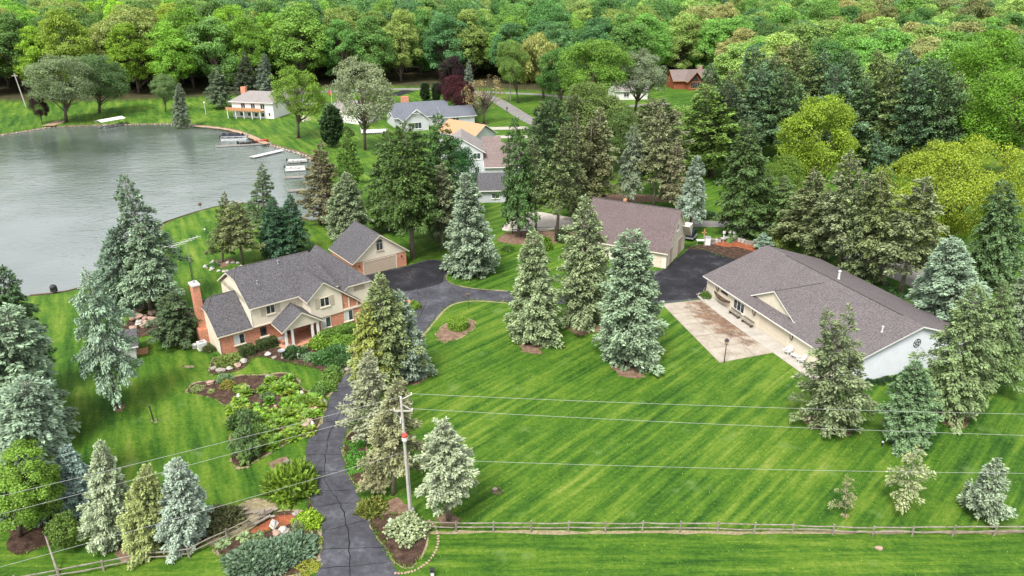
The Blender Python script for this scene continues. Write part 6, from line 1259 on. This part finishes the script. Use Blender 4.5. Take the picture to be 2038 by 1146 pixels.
for k in range(10): t = 2*math.pi*k/10; MB().tube((0, 0, .68), (.62*math.cos(t), .11*math.sin(t), .68+.62*math.sin(t)), .022, n=4).build('spoke', M['wood_gr'], e)
for i in range(8): t = i/8*6.28; x, y = LB(1.3+.8*math.cos(t), -.6+.6*math.sin(t)); rock(x, y, .22, 0, 'small stone round the wagon wheel corner', 'stones round the wagon wheel')
# low plants along the white end wall
for i in range(9): x, y = LB(28.3+R.uniform(-.2, .3), 1.5+i*1.15); shrub('day_lily', 'fern', 'dark tufted plant in the row along the white end wall', x, y, .5, .55, (.035, .075, .035), 'tufted plants along the end wall', cat='plant')

# block wall and junk beyond the barn
bw = thing('block_wall', 'low curved wall of pale concrete blocks beyond the barn', 'wall', (*G(1468, 484), 0)); ox, oy = G(1468, 484)
for k in range(13):
    t = k/12; px = 1424+82*t; py = 483-6*math.sin(math.pi*min(1, t*1.3))+5*t*t; X, Y = G(px, py)
    for j in range(2): MB().box(X-ox-.36, X-ox+.30, Y-oy-.2, Y-oy+.2, .32*j, .32*j+.30).build('block', M['rock_w'] if k < 9 else M['rock'], bw)
for px, py, l in [(1440, 475, 'first pale urn on the block wall'), (1451, 474, 'second pale urn on the block wall'), (1460, 475, 'third pale urn on the block wall')]:
    X, Y = G(px, py); obj1('garden_urn', l, 'urn', (X, Y, .0), [('foot', MB().lathe([(.16, 0), (.1, .7), (.09, .8)], 8), 'plaster'), ('bowl', MB().lathe([(.09, .8), (.26, 1.0), (.22, 1.2), (.28, 1.3)], 8), 'plaster')])
X, Y = G(1407, 487); obj1('white_cabinet', 'upright white cabinet standing at the bare soil', 'cabinet', (X, Y, 0), [('body', MB().box(-.45, .45, -.4, .4, 0, 1.35), 'white'), ('door', MB().box(-.40, .40, -.43, -.40, .06, 1.29), 'plaster'), ('top', MB().box(-.5, .5, -.45, .45, 1.35, 1.42), 'metal')])
X, Y = G(1395, 485); obj1('work_table', 'low white table left of the white cabinet', 'table', (X, Y, 0), [('top', MB().box(-.8, .8, -.4, .4, .62, .68), 'white')]+[('leg', MB().box(sx*.7-.05, sx*.7+.05, -.3, .3, 0, .62), 'wood_gr') for sx in (-1, 1)])
X, Y = G(1417, 485); obj1('crate', 'grey crate right of the white cabinet', 'crate', (X, Y, 0), [('body', MB().box(-.4, .4, -.35, .35, 0, .8), 'wood_gr'), ('lid', MB().box(-.43, .43, -.38, .38, .8, .86), 'wood_gr')])
X, Y = G(1400, 480); obj1('orange_marker', 'small orange cross-shaped marker post behind the cabinet', 'marker post', (X, Y, 0), [('post', MB().box(-.07, .07, -.05, .05, 0, 2.2), 'wood_ora'), ('bar', MB().box(-.4, .4, -.05, .05, 1.5, 1.65), 'wood_ora')])
X, Y = G(1433, 481); obj1('stone_bench', 'pale stone bench on the red gravel', 'bench', (X, Y, 0), [('seat', MB().box(-.7, .7, -.25, .25, .5, .62), 'rock_w'), ('leg', MB().box(-.55, -.35, -.2, .2, 0, .5), 'rock_p'), ('leg', MB().box(.35, .55, -.2, .2, 0, .5), 'rock_p')])
e = thing('tarp_trailer', 'dark trailer load under tarp beside the barn doors', 'trailer', (*G(1374, 476), 0), BAA); MB().box(-.8, .8, -1.4, 1.4, .5, .7).build('bed', M['metal'], e); MB().prism([(-.75, -1.3), (.75, -1.3), (.6, 1.2), (-.6, 1.2)], .7, 1.7).build('load', M['canvas'], e)
for s in (-1, 1): MB().tube((s*.85, 0, .32), (s*1.02, 0, .32), .32, n=12).build('wheel', M['metal_dk'], e)

# ------------------------------------------------------------------ docks and boats
def dock(label, p, q, wd=1.3, z=WATER_Z+.35, mat='wood_gr'):
    p, q = np.array(G(*p, z)), np.array(G(*q, z)); d = q-p; L = np.linalg.norm(d); e = thing('dock', label, 'dock', (*p, 0), math.atan2(d[1], d[0])); n = max(4, int(L/.55))
    for k in range(n): MB().box(L*k/n+.02, L*(k+1)/n-.02, -wd/2, wd/2, z-.06, z).build('plank', M[mat], e)
    for s in (-1, 1): MB().box(0, L, s*wd/2-.05, s*wd/2+.05, z-.22, z-.06).build('beam', M['metal'], e)
    for k in range(int(L/3)+2):
        for s in (-1, 1): MB().tube((min(L, k*3.), s*(wd/2+.08), -2.2), (min(L, k*3.), s*(wd/2+.08), z+.45), .045, n=6).build('post', M['metal'], e)
    return e
dock('pale straight dock reaching into the lake from the stony shore', (501, 312), (562, 298), 1.6, mat='white'); dock('grey dock beside the covered pontoon boat', (430, 290), (540, 284), 1.2); dock('short dock behind the two small boats', (566, 352), (606, 350), 1.1); dock('lowest short dock half hidden by the brown spruce', (572, 378), (612, 376), 1.1); dock('pale short dock between the small boats', (568, 338), (608, 336), 1.2, mat='white')
def pontoon(label, px, py, rz, cover='canvas'):
    X, Y = G(px, py, WATER_Z); e = thing('pontoon_boat', label, 'boat', (X, Y, WATER_Z), rz)
    for s in (-1, 1): MB().tube((-3.6, s*.9, .12), (3.2, s*.9, .12), .30, .30, 10).tube((3.2, s*.9, .12), (3.9, s*.9, .3), .30, .06, 10).build('float', M['metal'], e)
    MB().box(-3.6, 3.5, -1.25, 1.25, .42, .52).build('deck', M['metal'], e); MB().box(-3.5, 3.4, -1.22, -1.17, .55, .95).build('side_rail', M['metal'], e); MB().box(-3.5, 3.4, 1.17, 1.22, .55, .95).build('side_rail', M['metal'], e); MB().box(3.36, 3.41, -1.16, 1.16, .55, .95).build('bow_rail', M['metal'], e)
    mb = MB(); n = 10; prv = None
    for k in range(n+1):
        x = -3.4+5.6*k/n; hz = 1.25+.28*math.sin(k*1.9); ring = [(x, -1.30, .5), (x, -1.0, hz), (x, 0, hz+.3), (x, 1.0, hz), (x, 1.30, .5)]
        if prv:
            for a in range(4): mb.poly([prv[a], prv[a+1], ring[a+1], ring[a]])
        prv = ring
    mb.build('cover', M[cover], e); MB().box(-4.1, -3.6, -.2, .2, .1, 1.0).build('outboard', M['metal_dk'], e)
pontoon('pontoon boat under a dark navy cover at the far dock', 468, 276, math.radians(8)); 
def skiff(label, px, py, rz, name='small_boat', col='white', L=2.3):
    X, Y = G(px, py, WATER_Z); e = thing(name, label, 'boat', (X, Y, WATER_Z+.1), rz); mb = MB(); prv = None
    for k in range(11):
        t = k/10; x = -L+2*L*t; wv = .85*(1-max(0, t-.45)**2*3.2); wv = max(wv, .03); sh = .55+.35*t*t; ring = [(x, -wv, sh), (x, -wv*.7, .1+.2*t*t), (x, 0, .15*t**3), (x, wv*.7, .1+.2*t*t), (x, wv, sh)]
        if prv:
            for a in range(4): mb.poly([prv[a], ring[a], ring[a+1], prv[a+1]]); mb.poly([prv[a+1], ring[a+1], ring[a], prv[a]])
        else: mb.poly(ring)
        prv = ring
    mb.build('hull', M[col], e); MB().box(-L*.9, L*.45, -.62, .62, .18, .22).build('floor', M['metal'], e)
    for x in (-1.3, -.2, .8): MB().box(x, x+.3, -.75, .75, .42, .48).build('seat', M['wood_gr'] if col == 'white' else M['metal_dk'], e)
    MB().box(-L-.3, -L, -.15, .15, .1, 1.0).build('outboard', M['metal_dk'], e)
skiff('small white boat with outboard, upper of two at the stony shore', 592, 324, math.radians(4)); skiff('small white boat with outboard, lower of two at the stony shore', 588, 338, math.radians(2)); skiff('low dark fishing boat on the near side of the pontoon dock', 492, 288, math.radians(5), col='metal_dk'); skiff('red canoe-like boat at the far dock', 520, 284, math.radians(10), col='red', L=2.0)
X, Y = G(222, 252, WATER_Z); bl_ = thing('boat_lift', 'white canopied boat lift on legs off the far shore', 'boat lift', (X, Y, WATER_Z), math.radians(62))
mb = MB(); mb.slab([(-4, -1.7, 2.1), (4, -1.7, 2.1), (4, 0, 2.6), (-4, 0, 2.6)], .06); mb.slab([(-4, .01, 2.6), (4, .01, 2.6), (4, 1.7, 2.1), (-4, 1.7, 2.1)], .06); mb.build('canopy', M['white'], bl_)
for x in (-3.2, 0, 3.2):
    for y in (-1.6, 1.6): MB().tube((x, y, -1.5), (x, y, 2.15), .05).build('leg', M['metal'], bl_)
for y in (-1.0, 1.0): MB().box(-3.4, 3.4, y-.1, y+.1, .2, .35).build('cradle', M['metal'], bl_)
# ------------------------------------------------------------------ poles far off
for b, t, l in [((52, 213), (28, 146), 'leaning pale utility pole at the far left shore'), ((1016, 200), (1015, 140), 'utility pole behind the light green tree by the lane'), ((1103, 210), (1100, 150), 'utility pole in front of the deep green tree by the lane'), ((566, 165), (566, 122), 'utility pole top behind the white lake house')]:
    X, Y = G(*b); hh = height_over(b, t); r_ = ray(*t); dx = r_[0]*Y/r_[1]-X; e = thing('far_utility_pole', l, 'utility pole', (X, Y, 0)); MB().tube((0, 0, 0), (dx, 0, hh), .2, .14, 6).build('pole', M['pole'], e); MB().box(dx-1.0, dx+1.0, -.08, .08, hh-.9, hh-.72).build('crossarm', M['pole'], e)
X, Y = G(662, 217); obj1('flagpole', 'white flagpole with a small red flag beside the lane', 'flagpole', (X, Y, 0), [('pole', MB().tube((0, 0, 0), (0, 0, 7.2), .09, .06, 6), 'white'), ('flag', MB().slab([(-1.0, 0, 6.2), (-.08, 0, 6.2), (-.08, .02, 4.6), (-.8, .02, 4.5)], .03), 'red')])
X, Y = G(410, 228); obj1('yard_lamp', 'thin white lamp post on the far shore lawn', 'lamp post', (X, Y, 0), [('post', MB().tube((0, 0, 0), (0, 0, 3.4), .08), 'white'), ('lamp', MB().lathe([(.1, 3.4), (.3, 3.6), (.3, 3.9), (.05, 4.1)], 8), 'white')])
X, Y = G(1009, 224); obj1('mailbox', 'dark mailbox on a post beside the lane', 'mailbox', (X, Y, 0), [('post', MB().box(-.1, .1, -.1, .1, 0, 1.2), 'metal_dk'), ('box', MB().box(-.25, .25, -.4, .4, 1.2, 1.7), 'metal_dk'), ('flag', MB().box(.25, .28, -.1, .2, 1.5, 2.0), 'red')])

# ------------------------------------------------------------------ unmown grass along every bed, drive and litter edge (one mass)
g = np.random.default_rng(11); C = []
for E in EDGES:
    for (x0, y0), (x1, y1) in zip(E, E[1:]+E[:1]):
        L = math.hypot(x1-x0, y1-y0); m_ = min(60, int(L*5)+(g.random() < (L*5) % 1))
        if max(abs(x0), abs(x1)) > 70 or y0 > 125 or y0 < 33: continue
        for k in range(m_):
            if math.sin(x0*1.3+y0*.7+k*.2) < -.35: continue
            t = g.random(); C.append((x0+(x1-x0)*t+g.normal(0, .10), y0+(y1-y0)*t+g.normal(0, .10)))
C = np.array(C); n = len(C)*5; c = np.zeros((n, 3)); c[:, :2] = np.repeat(C, 5, 0)+g.normal(0, .05, (n, 2)); c[:, 2] = .02
d = g.normal(0, .55, (n, 3)); d[:, 2] = 1; Ls = g.uniform(.08, .22, n)
me_ = quad_mesh('edge_grass', blades(c, d, g.normal(0, 1, (n, 3)), Ls, Ls*.16), g.random(n), leaf_mat('edge_grass', (.095, .185, .02), .25, .5))
o = bpy.data.objects.new('edge_grass', me_); COL.objects.link(o); tag(o, 'longer grass fringing the beds and the drive', 'grass', None, 'stuff')
# tufts and clover scattered over the near lawn
n0 = 9000; xy = np.stack([g.uniform(-45, 60, n0), g.uniform(34, 105, n0)], 1)
bad = np.zeros(n0, bool)
for E in EDGES+[LAKE]: bad |= inside(E, xy[:, 0], xy[:, 1])
for fo_, fa, L_, D_ in (((-34.57, 77.38), HOA, 22, 14), ((-23.5, 101), GAA, 10, 9), (RBO, RBA, 28.5, 20.5), ((23.66, 105.26), BAA, 1, 11)):
    u = (xy[:, 0]-fo_[0])*math.cos(fa)+(xy[:, 1]-fo_[1])*math.sin(fa); v = -(xy[:, 0]-fo_[0])*math.sin(fa)+(xy[:, 1]-fo_[1])*math.cos(fa); bad |= (u > -3) & (u < L_) & (v > -5) & (v < D_)
bad |= inside(ccw(Gs([(1310, 605), (1415, 590), (1545, 702), (1432, 726)])), xy[:, 0], xy[:, 1]); xy = xy[~bad]
n = len(xy)*4; c = np.zeros((n, 3)); c[:, :2] = np.repeat(xy, 4, 0)+g.normal(0, .10, (n, 2)); c[:, 2] = .0; d = g.normal(0, .9, (n, 3)); d[:, 2] = .8; Ls = g.uniform(.06, .15, n)
o = bpy.data.objects.new('lawn_tufts', quad_mesh('lawn_tufts', blades(c, d, g.normal(0, 1, (n, 3)), Ls, Ls*.22), g.random(n), leaf_mat('lawn_tuft', (.13, .205, .03), .25, .6))); COL.objects.link(o); tag(o, 'small grass tufts and clover scattered over the lawn', 'grass', None, 'stuff')
